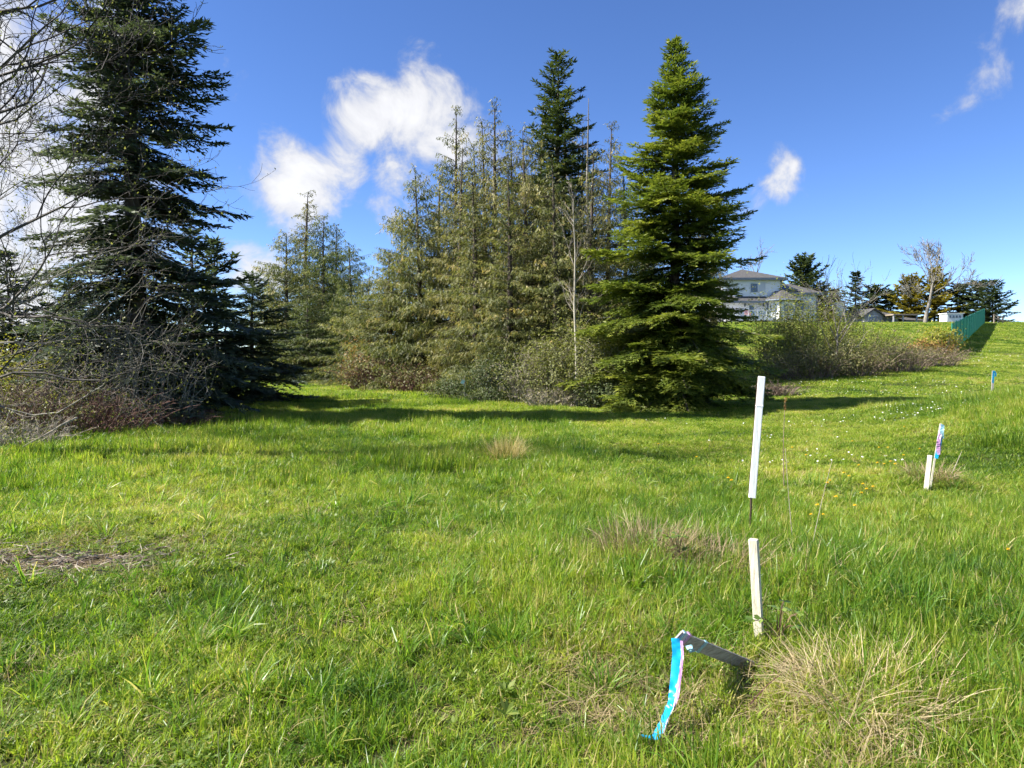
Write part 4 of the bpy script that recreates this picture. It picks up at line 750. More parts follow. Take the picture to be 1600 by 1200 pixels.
    for i in range(3):
        a, b = np.array(pts[i]), np.array(pts[i + 1]); c = (a + b) / 2; dv = (b - a) / np.linalg.norm(b - a); an = math.atan2(dv[1], dv[0]); rot = [[math.cos(an), -math.sin(an), 0], [math.sin(an), math.cos(an), 0], [0, 0, 1]]; nv = np.array([dv[1], -dv[0]])
        w = part('window', Geo().box((c[0] + nv[0] * .02, c[1] + nv[1] * .02, (Z(478) + Z(489)) / 2), (1.55, .10, Z(478) - Z(489) + .2), rot=rot), M['white'])
        part('pane', Geo().box((c[0] + nv[0] * .07, c[1] + nv[1] * .07, (Z(478) + Z(489)) / 2), (1.3, .06, Z(478) - Z(489)), rot=rot), M['glass'], w)
    window(1172, 1196, 443, 457, .48); window(1247, 1265, 471, 485, .38)
    part('corner_trim', Geo().box((X(1220), .5, (Z(437) + Z(463)) / 2), (.22, .16, Z(437) - Z(463))), M['trim']); part('corner_trim', Geo().box((X(1276), .4, Z(460) / 2), (.22, .16, Z(460) - .03)), M['trim'])
    w = part('sliding_door', Geo().box(((X(1170) + X(1189)) / 2, .46, (zf + Z(476)) / 2), (X(1189) - X(1170) + .2, .14, Z(476) - zf)), M['white'])
    for i in range(2): part('pane', Geo().box((X(1170) + (X(1189) - X(1170)) * (.25 + .5 * i), .40, (zf + Z(476)) / 2), (.82, .06, Z(476) - zf - .25)), M['glass' if i == 0 else 'blind'], w)
    part('wall_lamp', Geo().box((X(1164), .42, Z(477)), (.2, .2, .4)).box((X(1164), .36, Z(474.5)), (.12, .14, .12)), M['trim']); part('wall_lamp', Geo().box((X(1193), .42, Z(477)), (.2, .2, .4)).box((X(1193), .36, Z(474.5)), (.12, .14, .12)), M['trim'])
    dk = part('deck', Geo().box(((X(1132) + X(1203)) / 2, -1.0, zf - .25), (X(1203) - X(1132), 2.8, .5)), M['siding'])
    rail = part('deck_railing', Geo().box(((X(1132) + X(1203)) / 2, -2.3, zf + 1.05), (X(1203) - X(1132), .10, .09)), M['white'])
    for i in range(6):
        px = 1133 + i * 13.8; part('post', Geo().box((X(px), -2.3, zf + .52), (.12, .12, 1.04)), M['white'], rail)
        if i < 5: part('glass_panel', Geo().box((X(px + 6.9), -2.3, zf + .52), (X(13.8) - X(0) - .2, .03, .9)), M['rail_glass'], rail)
    for px in (1136, 1168, 1200): part('deck_post', Geo().box((X(px), -2.1, (zf - .5) / 2), (.25, .25, zf - .5)), M['white'])
    c = thing('deck_chair', 'red chair on the deck of the white house', 'chair', (x0 + X(1163), D - 1.2, zb + zf)); g = Geo(); g.box((0, 0, .42), (.8, .7, .16)); g.obj('seat', M['red'], c); g = Geo(); g.box((0, .32, .8), (.8, .14, .75)); g.obj('backrest', M['red'], c)
    for sx in (-1, 1):
        g = Geo(); g.box((sx * .36, 0, .3), (.08, .6, .6)); g.obj('armrest', M['red'], c)

    # low grey house with gable
    D = 122.0; k2 = D / F; x1 = gx(1370, D); zb2 = float(ground(x1, D)) - .2; h = thing('house', 'low grey house with a small gable and carport behind the lawn', 'house', (x1, D, zb2)); X2 = lambda px: (px - 1370) * k2; Z2 = lambda py: max(gz(py, D) - zb2, .3)
    def p2(name, g, m, p=h): return g.obj(name, m, p)
    p2('wall', Geo().box(((X2(1326) + X2(1412)) / 2, 6.0, Z2(492) / 2), (X2(1412) - X2(1326), 8.0, Z2(492))), M['grey_wall'])
    xa, xb, ya, yb, ze_, zr_ = X2(1322), X2(1418), 1.4, 10.6, Z2(493), Z2(482); V = [(xa, ya, ze_), (xb, ya, ze_), (xb, yb, ze_), (xa, yb, ze_), (xa + 1.5, 6, zr_), (xb - 3, 6, zr_)]; p2('roof', Geo().add(V, [[0, 1, 5, 4], [2, 3, 4, 5], [3, 2, 1, 0]]).add(V, [[1, 2, 5], [3, 0, 4]]), M['roof'])
    p2('gable_wall', Geo().prism([(X2(1352), 0), (X2(1380), 0), (X2(1380), Z2(492)), (X2(1366), Z2(482.5)), (X2(1352), Z2(492))], .6, 2.4), M['grey_wall'])
    for s_ in (-1, 1):
        a = (X2(1366), Z2(481.3)); b = (X2(1366 + s_ * 17.5), Z2(493)); th = .22; p2('gable_roof', Geo().prism([a, b, (b[0], b[1] - th), (a[0], a[1] - th)] if s_ > 0 else [a, (a[0], a[1] - th), (b[0], b[1] - th), b], .1, 6.0), M['roof'])
    w = p2('window', Geo().box((X2(1365), .56, (Z2(494) + Z2(500)) / 2), (1.7, .10, Z2(494) - Z2(500) + .15)), M['white']); p2('pane', Geo().box((X2(1365), .50, (Z2(494) + Z2(500)) / 2), (1.5, .06, Z2(494) - Z2(500))), M['glass'], w)
    cp = p2('carport_roof', Geo().box(((X2(1382) + X2(1422)) / 2, -.5, Z2(493)), (X2(1422) - X2(1382), 4.0, .22)), M['old_wood'])
    for px in (1384, 1398, 1419): p2('post', Geo().box((X2(px), -2.2, Z2(493) / 2), (.22, .22, Z2(493) - .2)), M['grey_wall'], cp)
    xa, xb = X2(1420), X2(1458); V = [(xa, 2, Z2(499)), (xb, 2, Z2(500)), (xb, 9, Z2(500)), (xa, 9, Z2(499)), (xa, 5.5, Z2(493)), (xb - 1, 5.5, Z2(493))]; p2('roof', Geo().add(V, [[0, 1, 5, 4], [2, 3, 4, 5], [3, 2, 1, 0]]).add(V, [[1, 2, 5], [3, 0, 4]]), M['roof']); p2('wall', Geo().box(((xa + xb) / 2, 5.5, Z2(499.5) / 2), (xb - xa - .8, 6, Z2(499.5))), M['grey_wall'])
    ch = p2('chimney', Geo().box((X2(1322), 3.0, (Z2(505) + Z2(474)) / 2), (1.45, 1.3, Z2(474) - Z2(505) + .8)), M['white']); p2('chimney_cap', Geo().prism([(X2(1314.5), Z2(474) + .42), (X2(1329.5), Z2(474) + .42), (X2(1325), Z2(470)), (X2(1319), Z2(470))], 2.2, 3.8), M['red'], ch)
    # white trailer by the fence
    D = 112.0; x2 = gx(1484, D); z2 = float(ground(x2, D)) - .05; s = thing('shed', 'small white shed with a row of dark openings left of the fence top', 'shed', (x2, D, z2)); hh = max(gz(494, D) - z2, 1.5); g = Geo(); g.box((0, 0, hh / 2), (2.5, 2.0, hh)); g.obj('wall', M['white'], s); g = Geo(); g.box((0, 0, hh + .06), (2.8, 2.3, .12)); g.obj('roof', M['siding'], s)
    for i in range(4): g = Geo(); g.box((-.75 + .5 * i, -1.02, hh - .45), (.3, .06, .35)); g.obj('window', M['glass'], s)
    # wooden steps / rail on the ridge
    D = 92.0; x3 = gx(1558, D); z3 = float(ground(x3, D)); s = thing('wooden_rail', 'weathered wooden rail on the ridge right of the green fence', 'fence', (x3, D, z3 - .05))
    for sx in (-.55, .0, .55): g = Geo(); g.box((sx, 0, .55 - abs(sx + .3) * .25), (.14, .14, 1.1)); g.obj('post', M['old_wood'], s)
    for i in range(2):
        g = Geo(); a = -.28; g.box((0, -.09, .95 - .4 * i), (1.5, .06, .16), rot=[[math.cos(a), 0, -math.sin(a)], [0, 1, 0], [math.sin(a), 0, math.cos(a)]]); g.obj('rail', M['old_wood'], s)
build_house()

def build_fence():
    m, nt, bs, out = mat_new('green_fence_fabric'); L = nt.links.new
    bs.inputs['Base Color'].default_value = (.010, .13, .085, 1); bs.inputs['Roughness'].default_value = .7; bs.inputs['Alpha'].default_value = .70
    tr = nt.nodes.new('ShaderNodeBsdfTranslucent'); tr.inputs['Color'].default_value = (.012, .22, .14, 1); mx = nt.nodes.new('ShaderNodeMixShader'); mx.inputs[0].default_value = .35; L(bs.outputs[0], mx.inputs[1]); L(tr.outputs[0], mx.inputs[2]); L(mx.outputs[0], out.inputs['Surface'])
    post = noise_mat('green_fence_post', [(.3, (.012, .15, .10)), (.7, (.02, .20, .14))], 4, .45, 0)
    f = thing('fence', 'green fabric-covered chain-link fence climbing the hill', 'fence'); n = 16
    t = np.linspace(0, 1, n + 1); Y = 44 + 46 * t; PX = np.interp(Y, [44, 50, 58, 70, 90], [1486, 1499, 1512, 1524, 1536]); X = gx(PX, Y); Z = ground(X, Y); H = 1.85
    P = np.stack([X, Y, Z], -1)
    P = np.vstack([[gx(1478, 44.6), 44.6, float(ground(gx(1478, 44.6), 44.6))], P]); Hs = np.concatenate([[1.25], np.full(n + 1, H)])
    for i, p in enumerate(P): Geo().tube(np.array([p - [0, 0, .1], p + [0, 0, Hs[i] + .06]]), .045, 8).obj('post', post, f, True)
    for i in range(len(P) - 1):
        a, b = P[i], P[i + 1]; k = 6; q = np.linspace(0, 1, k)[:, None]; B = a + (b - a) * q; hh = min(Hs[i], Hs[i + 1]); d = nrm(np.cross(b - a, [0, 0, 1.])) * .012; B[:, 2] = ground(B[:, 0], B[:, 1]) + .05; T = B + np.array([0, 0, hh - .08]); g = Geo()
        for s in (-1, 1): g.quads(np.stack([B[:-1] + d * s, B[1:] + d * s, T[1:] + d * s, T[:-1] + d * s], 1))
        g.quads([[B[0] - d, B[0] + d, T[0] + d, T[0] - d], [B[-1] - d, B[-1] + d, T[-1] + d, T[-1] - d]]); g.quads(np.stack([T[:-1] - d, T[1:] - d, T[1:] + d, T[:-1] + d], 1)); g.obj('fabric_panel', m, f)
        Geo().tube(np.array([a + [0, 0, hh], b + [0, 0, hh]]), .022, 5).obj('top_rail', post, f)
build_fence()

# ------------------------------------------------------------------ survey stakes and ribbons
M['stake_white'] = noise_mat('white_marker_paint', [(.26, (.36, .35, .32)), (.40, (.66, .67, .66)), (.55, (.75, .76, .75)), (.75, (.80, .80, .79))], 11, .5, .15, (4, 4, .5))
M['stake_wood'] = noise_mat('pale_sawn_wood', [(.28, (.26, .22, .15)), (.42, (.52, .47, .36)), (.55, (.62, .58, .47)), (.72, (.72, .69, .59))], 15, .75, .4, (5, 5, .3))
M['lath_grey'] = noise_mat('weathered_lath', [(.30, (.20, .185, .16)), (.5, (.33, .31, .275)), (.7, (.45, .425, .385))], 22, .85, .3, (.4, 3, 3))
M['rust'] = noise_mat('rusty_steel', [(.3, (.035, .024, .018)), (.7, (.10, .062, .042))], 30, .7, .2)
def ribbon_mat(name, c):
    m, nt, bs, out = mat_new(name); n = nt.nodes.new('ShaderNodeTexNoise'); n.inputs['Scale'].default_value = 30
    cc = ramp(nt, n.outputs[0], [(.3, tuple(v * .85 for v in c)), (.7, c)]); nt.links.new(cc, bs.inputs['Base Color']); bs.inputs['Roughness'].default_value = .3
    tr = nt.nodes.new('ShaderNodeBsdfTranslucent'); nt.links.new(cc, tr.inputs['Color']); mx = nt.nodes.new('ShaderNodeMixShader'); mx.inputs[0].default_value = .4; nt.links.new(bs.outputs[0], mx.inputs[1]); nt.links.new(tr.outputs[0], mx.inputs[2]); nt.links.new(mx.outputs[0], out.inputs['Surface']); return m
M['rib_blue'] = ribbon_mat('blue_flagging', (.015, .50, .86)); M['rib_pink'] = ribbon_mat('pink_flagging', (.72, .42, .70)); M['rib_pale'] = ribbon_mat('pale_blue_flagging', (.42, .70, .78)); M['rib_lilac'] = ribbon_mat('lilac_flagging', (.80, .72, .84))
def PT(px, py, D): return np.array([gx(px, D), D, gz(py, D)])
def beam(a, b, w, th, roll=0., bev=.004, sharp=0.):
    """four-cornered stick from a to b with chamfered edges"""
    a, b = np.array(a, float), np.array(b, float); d = nrm(b - a); s = nrm(np.cross(d, [0, 1, 0])) if abs(d[1]) < .95 else np.array([1., 0, 0]); u = np.cross(s, d); c, n_ = math.cos(roll), math.sin(roll); s, u = s * c + u * n_, u * c - s * n_
    x, y = w / 2, th / 2; pr = [(-x + bev, -y), (x - bev, -y), (x, -y + bev), (x, y - bev), (x - bev, y), (-x + bev, y), (-x, y - bev), (-x, -y + bev)]
    g = Geo(); k = len(pr); V = np.array([a + s * p + u * q for p, q in pr] + [b - d * bev + s * p + u * q for p, q in pr] + [b + s * p * .86 + u * q * .86 for p, q in pr]); g.add(V, [[r * k + i, r * k + (i + 1) % k, (r + 1) * k + (i + 1) % k, (r + 1) * k + i] for r in range(2) for i in range(k)])
    top = V[2 * k:]; g.add(np.vstack([top, top.mean(0)]), [[i, (i + 1) % k, k] for i in range(k)]); bot = V[:k]; g.add(np.vstack([bot, bot.mean(0)]), [[(i + 1) % k, i, k] for i in range(k)]); return g
def ribbon(P, w, side, twist, seed=0, th=.0008):
    """hanging plastic tape: strip through P with twist and small creases, given a thickness"""
    rng = np.random.default_rng(seed); P = np.asarray(P, float); t = np.linspace(0, 1, len(P)); m = 64; tt = np.linspace(0, 1, m); C = np.stack([np.interp(tt, t, P[:, i]) for i in range(3)], -1)
    for _ in range(3): C[1:-1] = (C[:-2] + C[1:-1] * 2 + C[2:]) / 4
    T = nrm(np.gradient(C, axis=0)); sd = nrm(np.asarray(side, float) - T * (T @ np.asarray(side, float))[:, None]); nn_ = np.cross(T, sd); a = np.interp(tt, np.linspace(0, 1, len(twist)), twist); sd = sd * np.cos(a)[:, None] + nn_ * np.sin(a)[:, None]; nn_ = np.cross(T, sd)
    cr = (np.sin(tt * 31 + seed) * .35 + np.sin(tt * 67 + seed * 2) * .25 + rng.normal(0, .30, m)) * w * .24; g = Geo(); cols = []
    for f in (-1, -.33, .33, 1): cols.append(C + sd * (w / 2 * f) + nn_ * (cr * math.cos(f * 2.2))[:, None])
    A = np.stack(cols, 1); n_ = nn_[:, None, :] * th; V = np.concatenate([(A + n_).reshape(-1, 3), (A - n_).reshape(-1, 3)]); i = np.arange(m - 1)[:, None] * 4 + np.arange(3)[None, :]; q = np.stack([i, i + 1, i + 5, i + 4], -1).reshape(-1, 4); g.add(V, np.vstack([q, q[:, ::-1] + m * 4])); return g
def build_stakes():
    # tall white marker on a steel rod
    D = ray_ground(1175, 845); base = PT(1175, 838, D); gzz = float(ground(base[0], D)); t = thing('marker_post', 'tall white marker post fixed on a thin dark steel rod', 'post', (base[0], D, gzz)); o = np.array([base[0], D, gzz])
    a, b = PT(1178, 779, D) - o, PT(1190.5, 588, D) - o; beam(a, b, .062, .035, .25, .005).obj('marker_sleeve', M['stake_white'], t)
    c = a + (b - a) * .76; d = nrm(b - a); beam(c - d * .006, c + d * .006, .067, .040, .25, .005).obj('joint_band', M['siding'], t)
    lo = PT(1174.5, 842, D) - o; lo[2] = -.15; off = np.array([-.026, .012, 0]); Geo().tube(np.array([lo, a + off * .3, a + off + d * .05, b + off - d * .02]), .0095, 7).obj('steel_rod', M['rust'], t, True)
    # short wooden stake
    D = ray_ground(1195, 1008); bt = PT(1195, 1008, D); z = float(ground(bt[0], D)); t = beam((0, 0, -.12), PT(1181, 845, D - .02) - np.array([bt[0], D, z]), .050, .034, .62, .003); ob = t.obj('wooden_stake', M['stake_wood'], None, loc=(bt[0], D, z)); tag(ob, 'short pale wooden stake leaning in the grass below the white marker', 'stake')
    # leaning lath with flagging
    dl = ray_ground(1186, 1052); dk = dl - .38; e_ = dk - 3.24; hi = PT(1062, 1001, dk); lo = PT(1186, 1052, dl); lo = lo + (lo - hi) * .12; t = thing('survey_lath', 'tilted grey lath with blue and pink ribbon hanging from its end', 'stake', tuple(lo)); d = nrm(hi - lo)
    L = np.linalg.norm(hi - lo); up = np.array([0, 0, 1.]); w = .066; fn = nrm(np.array([.12, -1, -.28])); wd = nrm(np.cross(fn, d)); fn = np.cross(d, wd)
    R3 = np.stack([d, wd, fn], 1); g = Geo(); g.box(d * L / 2, (L, w, .009), rot=R3); g.obj('lath', M['lath_grey'], t)
    def wrap(f, ww, m, ex=.004, nm='ribbon_wrap'): Geo().box(d * L * f, (ww, w + ex * 2, .009 + ex * 2), rot=R3).obj(nm, m, t)
    wrap(.955, .052, M['rib_lilac']); wrap(.925, .018, M['rib_pink'], .007); wrap(.975, .014, M['rib_pale'], .006); wrap(.74, .020, M['rib_pale'], .003)
    Q = lambda px, py, D=3.18: PT(px, py, D + e_) - lo
    db = ray_ground(1030, 1166) - .07 - e_; dd = lambda py: 3.20 + (db - 3.20) * max(0, (py - 1010) / 156.)
    QQ = lambda px, py, f=0.: Q(px, py, dd(py) - f)
    ribbon([QQ(1060, 1004), QQ(1062, 1030), QQ(1059, 1075), QQ(1056, 1105), QQ(1046, 1128), QQ(1038, 1150), QQ(1028, 1165), QQ(1006, 1161)], .042, (1, 0, 0), [.0, .1, .25, .55, .9, .5, .7, 1.2], 1).obj('ribbon', M['rib_blue'], t, True)
    ribbon([QQ(1069, 1008, .02), QQ(1071, 1030, .03), QQ(1068, 1062, .03), QQ(1064, 1098, .02), QQ(1059, 1112, .01)], .012, (1, .3, 0), [.2, .5, .2, .6, 1.1], 2).obj('ribbon', M['rib_pink'], t, True)
    ribbon([QQ(1067, 1060, .012), QQ(1063, 1090, .012), QQ(1057, 1118, .015), QQ(1048, 1136, .015), QQ(1042, 1158, .015)], .007, (1, -.2, 0), [.0, .5, .9, 1.3, .8], 3).obj('ribbon', M['rib_lilac'], t, True)
    ribbon([Q(1080, 1015, 3.24), Q(1083, 1020, 3.22), Q(1086, 1026, 3.22)], .030, (1, 0, 0), [.2, .9, .6], 4).obj('ribbon', M['rib_pale'], t, True)
    # farther pair: stub stake with a flagged lath in the dead grass
    D = ray_ground(1449, 768); b = PT(1449, 762, D); z = float(ground(b[0], D)); o = np.array([b[0], D, z]); ob = beam((0, 0, -.2), PT(1456.5, 712, D) - o, .052, .035, .6, .003).obj('wooden_stake', M['stake_wood'], None, loc=tuple(o)); tag(ob, 'small pale stake in a clump of dead grass on the right', 'stake')
    D = D + .06; b = PT(1455, 765, D); z = float(ground(b[0], D)); o = np.array([b[0], D, z]); t = thing('survey_lath', 'thin lath with pink and blue ribbon behind the small pale stake', 'stake', tuple(o)); e = PT(1472, 662, D) - o; beam((0, 0, -.15), e, .022, .008, .3, .002).obj('lath', M['stake_wood'], t); d = nrm(e)
    for f, px, l, m, s in ((.98, 1467, .30, 'rib_lilac', 5), (.92, 1463, .34, 'rib_blue', 6), (.99, 1470, .16, 'rib_pale', 7), (.9, 1466, .28, 'rib_pink', 8)):
        p = e * f + np.array([0, -.012 - .004 * s, 0]); q = p + np.array([(px - 1472) / F * D, -.02, -l]); ribbon([p, (p + q) / 2 + np.array([-.015 * (s % 3), -.015, .0]), q], .038, (1, .2 * (s - 6), 0), [.1, .7, .2 + .3 * (s - 5)], s).obj('ribbon', M[m], t, True)
    # blue-tagged stake at the far right
    D = min(ray_ground(1551, 612), 24.); b = PT(1551, 612, D); z = float(ground(b[0], D)); o = np.array([b[0], D, z]); t = thing('survey_stake', 'dark stake with blue ribbon in a grass tuft at the far right', 'stake', tuple(o)); e = PT(1552, 579, D) - o; beam((0, 0, -.2), e, .07, .04, .3, .004).obj('stake', M['lath_grey'], t); ribbon([e + [.03, -.03, -.02], e + [.06, -.04, -.10], e + [.05, -.05, -.20]], .045, (1, .4, 0), [.2, .7, .4], 9).obj('ribbon', M['rib_blue'], t, True); ribbon([e + [-.01, -.035, -.01], e + [-.02, -.04, -.2], e + [-.03, -.04, -.42]], .06, (1, 0, 0), [.0, .3, .1], 10).obj('ribbon', M['rib_blue'], t, True)
    # little post by the ivy
    D = ray_ground(726, 628); b = PT(726, 628, D); z = float(ground(b[0], D)); o = np.array([b[0], D, z]); t = thing('marker_post', 'thin dark post with a small pale tag at the ivy edge', 'post', tuple(o)); e = PT(725.5, 588, D) - o; beam((0, 0, -.2), e, .035, .035, 0, .003).obj('post', M['lath_grey'], t); Geo().box(e + [-.05, -.03, -.20], (.11, .01, .15), rot=[[.9, 0, .43], [0, 1, 0], [-.43, 0, .9]]).obj('tag', M['rib_pale'], t)
build_stakes()

# ------------------------------------------------------------------ weeds, tufts, flowers
def weed_tuft(name, label, px, py, D, n, h, rad, w, lean, curl, mat, seed, cat='grass tuft', dry=.1, group=None):
    rng = np.random.default_rng(seed); x = gx(px, D); me = tuft_mesh(name, rng, n, h, rad, w, lean, curl, mat, dry); o = bpy.data.objects.new(name, me); COL.objects.link(o); o.location = (x, D, float(ground(x, D))); return tag(o, label, cat, group)
def build_weeds():
    gd = 'tufts of dead grass'
    # straw material reads an instancer hue; on single meshes that is 0, so give these their own
    dead = leaf_mat('dead_tuft', [(0, (.11, .085, .045)), (.5, (.28, .215, .125)), (1, (.48, .39, .24))], .3, .6, .2); rus = leaf_mat('rush_tuft', [(0, (.16, .17, .03)), (.5, (.40, .33, .12)), (1, (.58, .47, .24))], .3, .6, .2)
    weed_tuft('dead_grass_tuft', 'tan tuft of dead rushes standing alone in mid lawn', 790, 722, 10.9, 520, (.24, .54), .22, .006, .26, .3, rus, 301, group=gd, dry=.5)
    weed_tuft('dead_grass_tuft', 'grey-brown mound of dead grass around the small pale stake', 1455, 770, 8.6, 700, (.10, .34), .26, .006, .75, .6, dead, 302, group=gd)
    weed_tuft('dead_grass_tuft', 'brown dead weeds behind the ribboned lath, left of the white marker', 1010, 880, 5.5, 900, (.14, .42), .40, .005, .55, .55, dead, 303, group=gd)
    weed_tuft('dead_grass_tuft', 'brown dead weeds in front of the white marker rod', 1110, 890, 5.2, 800, (.12, .38), .38, .005, .6, .55, dead, 304, group=gd)
    weed_tuft('dead_grass_tuft', 'flattened straw mound in the lower right foreground', 1370, 1100, 3.3, 1100, (.14, .40), .32, .0045, 1.0, .4, dead, 305, group=gd, dry=.8)
    weed_tuft('dead_grass_tuft', 'straw clump just right of the short wooden stake', 1270, 905, 5.0, 260, (.10, .35), .20, .005, .9, .4, dead, 306, group=gd, dry=.7)
    weed_tuft('dark_grass_tuft', 'dark tuft at the foot of the blue-ribboned stake', 1550, 628, 19.2, 500, (.2, .5), .6, .012, .4, .4, rus, 307, group=gd)
    # thin dead stalks
    def stalk(name, label, pts, r, head=None, mat='cane'):
        P = np.array(pts); o = np.array([P[0][0], P[0][1], float(ground(P[0][0], P[0][1]))]); t = thing(name, label, 'weed', tuple(o)); Q = bezier(np.vstack([[0, 0, -.03], P[1:] - o]), 8); Geo().tube(Q, np.linspace(r, r * .5, 8), 4).obj('stem', M[mat], t)
        if head:
            rng = np.random.default_rng(int(head * 1e4)); lv = Leaves(); n = 60; f = rng.random(n); S = Q[-1] - np.outer(f, nrm(Q[-1] - Q[-2])) * head; lv.add(S, rng.normal(0, 1, (n, 3)) + [0, 0, .8], .022, .016, rng.normal(0, 1, (n, 3)), rng.random(n)); g = Geo(); lv.flush(g); g.obj('seed_head', M['fern'], t)
    stalk('dock_stalk', 'tall dry stalk with brown seed head right of the white marker', [PT(1228, 760, 8.6), PT(1224, 690, 8.6), PT(1228, 622, 8.6)], .006, .16)
    stalk('dead_stalk', 'thin curved dry stalk beside the straw clump', [PT(1245, 850, 5.9), PT(1235, 780, 5.9), PT(1229, 700, 5.9)], .004, None, 'cane_pale')
    stalk('dead_stalk', 'thin dry stalk leaning right above the straw clump', [PT(1270, 850, 5.7), PT(1285, 790, 5.7), PT(1303, 720, 5.7)], .0035, None, 'cane_pale')
    stalk('dead_stalk', 'bent pale stalk right of the small pale stake', [PT(1484, 770, 8.5), PT(1492, 740, 8.5), PT(1506, 706, 8.5)], .006, None, 'cane_pale')
    stalk('dead_twig', 'brown dead twig lying by the foot of the ribboned lath', [PT(1158, 1108, 3.2), PT(1195, 1085, 3.3), PT(1228, 1062, 3.4)], .005, None, 'cane_red')
    # bramble sprigs with broad leaves
    def sprig(label, px, py, D, n, sz, seed):
        rng = np.random.default_rng(seed); x = gx(px, D); z = float(ground(x, D)); t = thing('bramble_sprig', label, 'plant', (x, D, z), group='bramble sprigs in the grass'); lv = Leaves(); g = Geo(); up = np.array([0, 0, 1.])
        for i in range(n):
            a = rng.uniform(0, 6.28); e = np.array([math.cos(a) * .16 * rng.random(), math.sin(a) * .12 * rng.random(), rng.uniform(.10, .30)]); P = bezier([(0, 0, 0), e * [.3, .3, 1.0], e], 5); g.tube(P, .0025, 3, 0, .5, False)
            for k in range(3): b = a + (k - 1) * .9; lv.add(e[None], nrm(np.array([[math.cos(b), math.sin(b), rng.normal(.0, .3)]])), sz * rng.uniform(.8, 1.2), sz * .7, up + rng.normal(0, .3, (1, 3)), rng.uniform(.4, 1.0))
        g.obj('stem', M['cane_red'], t); lg = Geo(); lv.flush(lg, 0, .5); lg.obj('foliage', M['clover_leaf'], t)
    M['clover_leaf'] = leaf_mat('sprig_leaves', [(0, (.03, .07, .012)), (.5, (.09, .16, .03)), (1, (.20, .27, .06))], .35, .35, .5)
    sprig('bramble sprig with green leaves beside the short stake foot', 1222, 1010, 3.9, 9, .045, 311); sprig('bramble sprig with dark leaves among the brown weeds', 1062, 905, 5.2, 12, .05, 312)
    # twigs and bark chips on the bare patch
    pr = []
    for i in range(4):
        rg = np.random.default_rng(330 + i); g = Geo(); L_ = .025 + .02 * i; g.tube(np.array([[-L_, 0, 0], [0, rg.normal(0, .006), .004], [L_, rg.normal(0, .008), .002]]), [.002 + .0009 * i, .002 + .0008 * i, .001], 4); me = g.mesh('stick'); me.materials.append(M['cane_pale' if i % 2 else 'cane']); pr.append(me)
    rg = np.random.default_rng(335); n = 650; x = rg.normal(-3.5, .55, n); y = rg.normal(5.45, .20, n); scatter('twig_litter', pr, np.stack([x, y, ground(x, y) + .012 + .02 * rg.random(n)], -1), np.stack([rg.normal(0, .2, n), rg.normal(0, .25, n), rg.uniform(0, 6.28, n)], -1), np.repeat(rg.uniform(.5, 1.3, n)[:, None], 3, 1), np.full(n, .5))
    # dandelions, one by one
    yel = noise_mat('dandelion_yellow', [(.3, (.72, .42, .01)), (.7, (.85, .60, .02))], 40, .7, 0); rng = np.random.default_rng(320)
    hg = Geo(); lv = Leaves()
    for ring, (k, r, e) in enumerate(((14, .020, .15), (11, .015, .6), (7, .009, 1.2))):
        a = np.arange(k) * 2 * math.pi / k + ring * .3; lv.add(np.zeros((k, 3)) + [0, 0, .002 * ring], np.stack([np.cos(a) * math.cos(e), np.sin(a) * math.cos(e), np.full(k, math.sin(e))], -1), r, .008, np.stack([-np.cos(a) * math.sin(e), -np.sin(a) * math.sin(e), np.full(k, math.cos(e))], -1), .5)
    lv.flush(hg, 0, .7); hm = hg.mesh('petals'); hm.materials.append(yel); sm = Geo().tube(np.array([[0, 0, -.14], [.004, 0, -.07], [0, 0, 0]]), .0022, 4).mesh('stem'); sm.materials.append(M['clover_leaf'])
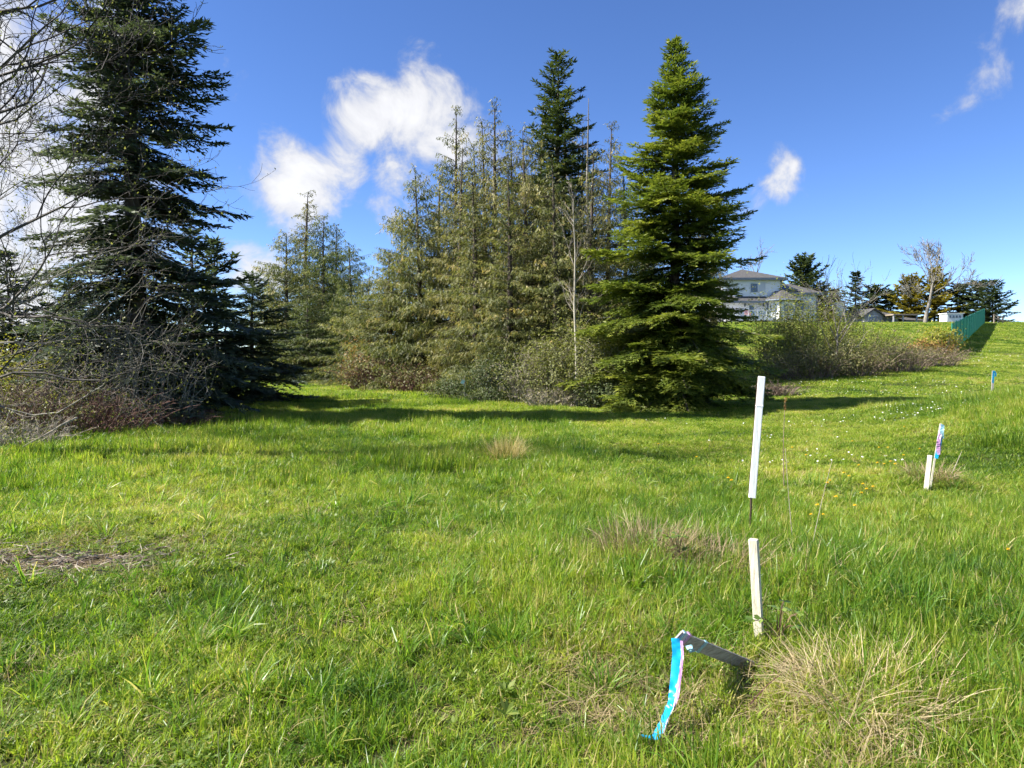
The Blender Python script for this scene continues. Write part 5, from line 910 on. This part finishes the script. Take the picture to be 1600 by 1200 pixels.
    spots = [(1300, 752), (1296, 756), (1352, 758), (1358, 766), (1368, 762), (1350, 772), (1330, 745), (1395, 722), (1385, 726), (1402, 726), (1415, 712), (1374, 724), (1281, 791), (1271, 806), (1310, 778), (1322, 740), (1345, 728), (1390, 700), (1140, 748), (1262, 712), (1240, 700), (1145, 752), (1376, 700), (1440, 702), (1030, 694), (1290, 806), (1340, 792), (1583, 862), (1334, 690), (1415, 668), (1090, 715)]
    for i, (px, py) in enumerate(spots):
        D = ray_ground(px, py, .13)
        x = gx(px, D); t = thing('dandelion', 'yellow dandelion flower in the lawn around the white marker post', 'flower', (x, D, float(ground(x, D)) + .13), rng.uniform(0, 6), 'dandelions in the lawn')
        for nm, me in (('flower_head', hm), ('stem', sm)):
            o = bpy.data.objects.new(nm, me); COL.objects.link(o); o.parent = t; 
        t.scale = (1.25,) * 3 if D > 7 else (1, 1, 1)
    # daisies: far too many to count, in drifts
    wm = noise_mat('daisy_white', [(.3, (.74, .74, .72)), (.7, (.82, .82, .80))], 30, .6, 0); dg = Geo(); lv = Leaves(); k = 9; a = np.arange(k) * 2 * math.pi / k; lv.add(np.zeros((k, 3)), np.stack([np.cos(a), np.sin(a), np.full(k, .25)], -1), .016, .010, [0, 0, 1.], .5); lv.flush(dg, 0, .7); dm = dg.mesh('daisy'); dm.materials.append(wm)
    X, Y = [], []
    for px, py, n, sx, sy in ((1410, 640, 60, .5, .35), (1440, 652, 40, .5, .3), (1450, 612, 70, 1.6, .8), (1380, 618, 90, 2.0, .8), (1330, 665, 30, 1.0, .5), (1560, 560, 120, 3, 3), (1500, 566, 140, 3, 2.5), (1340, 728, 16, .4, .3), (1270, 720, 12, .3, .3), (1240, 735, 8, .3, .2), (1480, 640, 30, .8, .5), (1140, 668, 25, 1.5, .5), (1215, 690, 14, 1, .6), (1350, 600, 90, 2.2, .9)):
        D = ray_ground(px, py)
        X.append(gx(px, D) + rng.normal(0, sx, n)); Y.append(D + rng.normal(0, sy, n))
    x, y = np.concatenate(X), np.concatenate(Y); n = len(x); s = rng.uniform(.6, 1.0, n) * (1 + y / 70); scatter('daisies', [dm, dm.copy()], np.stack([x, y, ground(x, y) + .07 + .05 * rng.random(n) + y * .0015], -1), np.stack([rng.normal(0, .3, n), rng.normal(0, .3, n), rng.uniform(0, 6, n)], -1), np.stack([s, s, s], -1), np.full(n, .5))
build_weeds()
